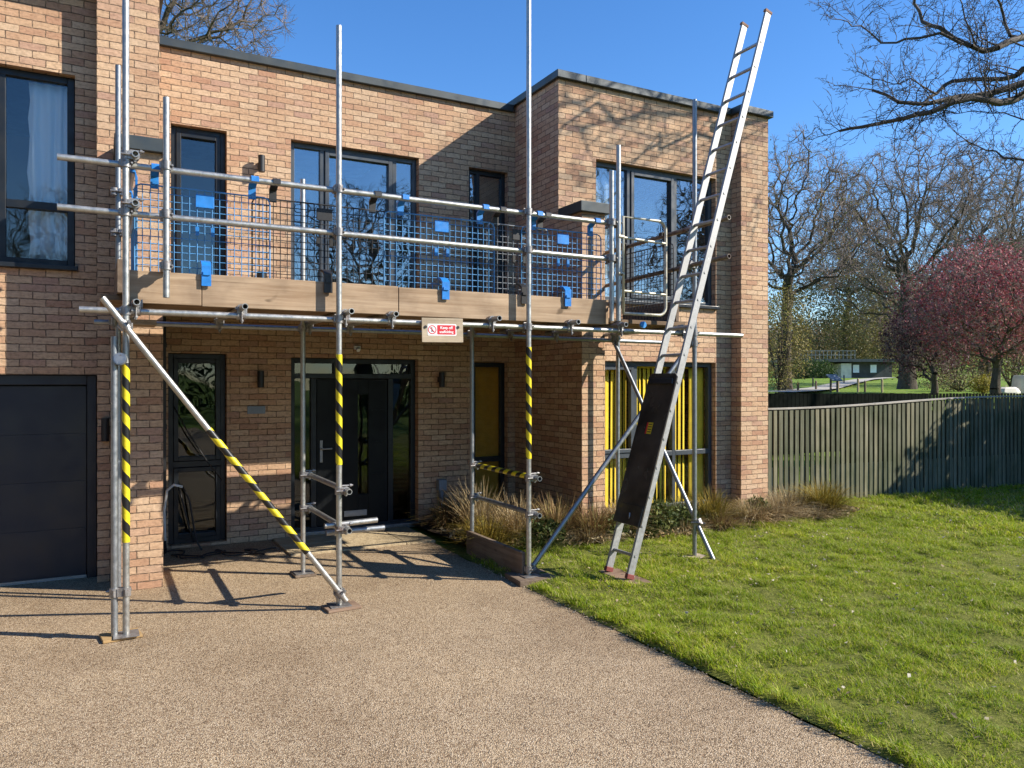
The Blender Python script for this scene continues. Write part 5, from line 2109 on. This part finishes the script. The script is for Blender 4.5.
PL = [
    (3.50, 7.95, 'rusty', .50, .34, 500, 'rusty drooping grass clump beside the grey meter pipe', 1.2),
    (3.38, 6.75, 'gold', .42, .30, 520, 'golden green grass clump behind the board standing on edge', 1.0),
    (3.52, 7.22, 'straw', .72, .30, 330, 'tall straw coloured stems below the narrow amber window', .5),
    (3.78, 6.85, 'straw', .60, .36, 520, 'bushy straw grass clump right of the third standard', .8),
    (4.18, 6.80, 'rusty', .56, .36, 560, 'rusty brown grass clump in front of the shaded return wall', .8),
    (4.56, 6.64, 'rusty', .50, .32, 480, 'brown and green grass clump at the foot of the brick fin wall', .9),
    (4.98, 6.74, 'straw', .52, .34, 520, 'pale straw grass clump left of the ladder guard', 1.0),
    (5.42, 6.72, 'greenb', .46, .36, 520, 'dark green strappy plant in the bed right behind the ladder', 1.1),
    (5.85, 6.76, 'greenb', .42, .34, 460, 'green strappy plant below the middle light of the yellow window', 1.1),
    (6.25, 6.74, 'gold', .50, .38, 560, 'golden grass clump left of the brick pier', 1.0),
    (6.72, 6.55, 'straw', .36, .42, 520, 'low flopping straw grass clump at the left foot of the brick pier', 1.3),
    (7.08, 6.55, 'straw', .40, .40, 560, 'flopping straw grass clump at the right foot of the brick pier', 1.3),
    (7.50, 6.72, 'straw', .44, .36, 460, 'pale seedy grass clump where the fence meets the house', 1.1),
    (7.98, 6.60, 'gold', .50, .46, 850, 'mounded golden olive grass clump in front of the slatted fence', 1.0),
    (3.80, 6.48, 'greenb', .24, .26, 300, 'low green tuft at the lawn edge by the third standard', 1.2),
    (5.10, 6.50, 'greenb', .22, .28, 320, 'low green tuft at the lawn edge behind the ladder foot', 1.2),
    (5.65, 6.50, 'straw', .22, .30, 300, 'low dry tuft at the lawn edge in front of the yellow window', 1.3),
    (6.15, 6.46, 'rusty', .24, .32, 340, 'low rusty tuft in front of the golden clump', 1.3),
    (4.40, 6.52, 'straw', .24, .30, 320, 'low straw tuft at the lawn edge in front of the brown clumps', 1.3),
    (7.60, 6.42, 'straw', .22, .34, 340, 'low straw tuft in front of the fence corner', 1.3),
]
for k, (x, y, mt, h_, sp, n_, lab, dr) in enumerate(PL):
    tussock(lab, x, y, mt, h_ * .84, sp * 1.15, int(n_ * 1.25), 100 + k, .0055, .03, dr)
# low leafy plants between the grasses
for k, (x_, y_, rd, h_, lab) in enumerate(((3.95, 6.62, .20, .26, 'small dark green leafy plant behind the raking tube'), (5.32, 6.58, .24, .34, 'dark green leafy plant directly behind the ladder foot'),
                                           (5.72, 6.60, .20, .26, 'dark green leafy plant between the ladder and the rightmost standard'), (6.95, 6.70, .18, .24, 'small leafy plant at the base of the right brick pier'),
                                           (4.72, 6.56, .18, .22, 'small leafy plant in front of the brick fin wall'))):
    r = np.random.default_rng(400 + k)
    n_ = 420
    a = r.uniform(0, 2 * PI, n_)
    q = rd * r.uniform(0, 1, n_) ** .5
    C = np.stack([x_ + q * np.cos(a), y_ + q * np.sin(a), .05 + h_ * r.uniform(0, 1, n_) * (1 - .5 * (q / rd) ** 2)], 1)
    v_, f_ = leaf_quads(C, 2, .012, .026, 401 + k)
    tag(arr_mesh('leafy_plant', v_, f_, M['leafy'], loc=(x_, y_, 0)), lab, 'plant', 'leafy plants in the bed along the house')
r = np.random.default_rng(90)
n_ = 5200
x = r.uniform(3.2, 8.3, n_)
y = np.array([r.uniform(bed_y(q) - .12, 7.25 if q > 3.6 else 7.6) for q in x])
C = np.stack([x, y, .05 + r.uniform(0, .05, n_)], 1)
v_, f_ = leaf_quads(C, 1, .01, .022, 91)
tag(arr_mesh('leaf_litter', v_, f_, M['straw']), kind='stuff')

# ------------------------------------------------------------------ beyond the fences
# path winding up the far lawn
pts = [gp_ for gp_ in ((dp(772, 383, 27.0)), dp(800, 383, 31), dp(824, 383, 38), dp(842, 383, 50), dp(864, 383, 66), dp(890, 383, 84))]
P, F = [], []
for k, p in enumerate(pts):
    t = (pts[min(k + 1, 5)] - pts[max(k - 1, 0)]).normalized()
    n_ = V((t.y, -t.x, 0))
    for sg in (-1, 1):
        q = p + n_ * (.75 * sg)
        P.append((q.x, q.y, terrain(q.x, q.y) + .10))
for k in range(5):
    F.append((2 * k, 2 * k + 1, 2 * k + 3, 2 * k + 2))
m = MB()
m.add(P, F, True)
tag(m.build('footpath', M['pathway']), kind='structure')

M['post'] = plain('post_wood', (.16, .12, .08), .9, var=.3)
M['pale_post'] = plain('pale_post_wood', (.42, .33, .20), .9, var=.2)
for k, (px, d_, h_, mt, lab) in enumerate(((798, 31, .55, 'post', 'dark wooden post left of the far path, nearest the leafy bare tree'), (816, 34, .62, 'post', 'dark wooden post in the middle of the far path edge'),
                                          (813, 44, .7, 'post', 'short dark post on the bright far lawn'),
                                          (838, 33, .62, 'pale_post', 'pale wooden post beside the information board'), (858, 33, .75, 'pale_post', 'pale wooden post right of the information board'),
                                          (865, 33.5, .62, 'post', 'dark wooden post between the two pale posts'), (882, 33, .72, 'pale_post', 'pale wooden post nearest the oak trunk'),
                                          (844, 52, .8, 'post', 'dark wooden post in front of the white wall of the far building'))):
    b0 = ground_pt(px, d_)
    m = MB()
    m.tube((b0[0], b0[1], b0[2]), (b0[0], b0[1], b0[2] + h_ * .8), .045, 8)
    m.tube((b0[0], b0[1], b0[2] + h_ * .8), (b0[0], b0[1], b0[2] + h_ * .8 + .04), .045, 8, r1=.02)
    o = m.build('wooden_post', M[mt])
    tag(o, lab, 'post', 'wooden posts along the far path')
b0 = ground_pt(834, 32)
IB = thing('information_board', 'small blue grey information board on two legs beside the far path', 'sign', b0)
for sg in (-.2, .2):
    MB().box(b0[0] + sg - .03, b0[0] + sg + .03, b0[1] - .03, b0[1] + .03, b0[2], b0[2] + .62).build('leg', M['post'], IB)
MB().obox((b0[0], b0[1] - .02, b0[2] + .66), ((1, 0, 0), (0, .8, .6), (0, -.6, .8)), (.30, .22, .02)).build('panel', M['pipe'], IB)

# far low building
q0 = ground_pt(846, 88)
BX = V((CS, -SN, 0))
BY = V((SN, CS, 0))
BD = thing('building', 'low flat roofed building with a white end wall beyond the far path', 'building', q0)


def bb(m, u0, u1, v0, v1, z0, z1):
    c = V(q0) + BX * ((u0 + u1) / 2) + BY * ((v0 + v1) / 2)
    m.obox((c.x, c.y, q0[2] + (z0 + z1) / 2), (BX, BY, V((0, 0, 1))), ((u1 - u0) / 2, (v1 - v0) / 2, (z1 - z0) / 2))


M['wall_dark'] = plain('dark_cladding', (.055, .055, .055), .8, var=.3, vscale=2)
M['render'] = plain('white_render', (.62, .58, .50), .85, var=.15, vscale=2)
m = MB()
bb(m, -.55, .62, 0, 5, -.4, 1.75)
m.build('end_wall', M['render'], BD)
m = MB()
bb(m, .625, 5.5, .5, 5, -.4, 1.9)
m.build('wall', M['wall_dark'], BD)
m = MB()
bb(m, -6.5, -.555, 2.5, 5, -.4, 1.7)
m.build('wall', M['wall_dark'], BD)
m = MB()
bb(m, -6.8, 5.9, -.5, 5.5, 1.92, 2.25)
m.build('roof', M['coping'], BD)
for u in (1.0, 3.0):
    m = MB()
    bb(m, u, u + .7, .44, .495, .7, 1.6)
    m.build('window', M['sheer'], BD)
m = MB()
for k in range(15):
    bb(m, -5.2 + k * .45, -5.17 + k * .45, .2, .23, 2.25, 3.2)
for z in (2.7, 3.18):
    bb(m, -5.2, 1.2, .18, .25, z, z + .04)
m.build('roof_railing', M['steel_blue'], BD)

# pale stones by the right edge
for k, (px, d_, w_, h_, lab) in enumerate(((1008, 29, .9, .30, 'long pale stone block lying near the right edge beyond the fences'), (1020, 29.5, .35, .75, 'upright pale stone at the right edge beyond the fences'))):
    b0 = ground_pt(px, d_)
    r_ = random.Random(k)
    m = MB()
    n_ = 12
    for j, (zf, sf) in enumerate(((0, 1), (.35, 1.06), (.8, .92), (1, .7))):
        pass
    P, F = [], []
    lev = ((0, 1), (.35, 1.06), (.8, .92), (1, .68))
    for zf, sf in lev:
        for q in range(n_):
            a = 2 * PI * q / n_
            jj = 1 + .10 * r_.uniform(-1, 1)
            P.append((b0[0] + math.cos(a) * w_ * .6 * sf * jj, b0[1] + math.sin(a) * .3 * sf * jj, b0[2] + h_ * zf))
    for l_ in range(3):
        for q in range(n_):
            F.append((l_ * n_ + q, l_ * n_ + (q + 1) % n_, (l_ + 1) * n_ + (q + 1) % n_, (l_ + 1) * n_ + q))
    F.append(tuple(range(3 * n_, 4 * n_)))
    m.add(P, F)
    tag(m.build('stone', M['render'], bevel=.02), lab, 'stone')
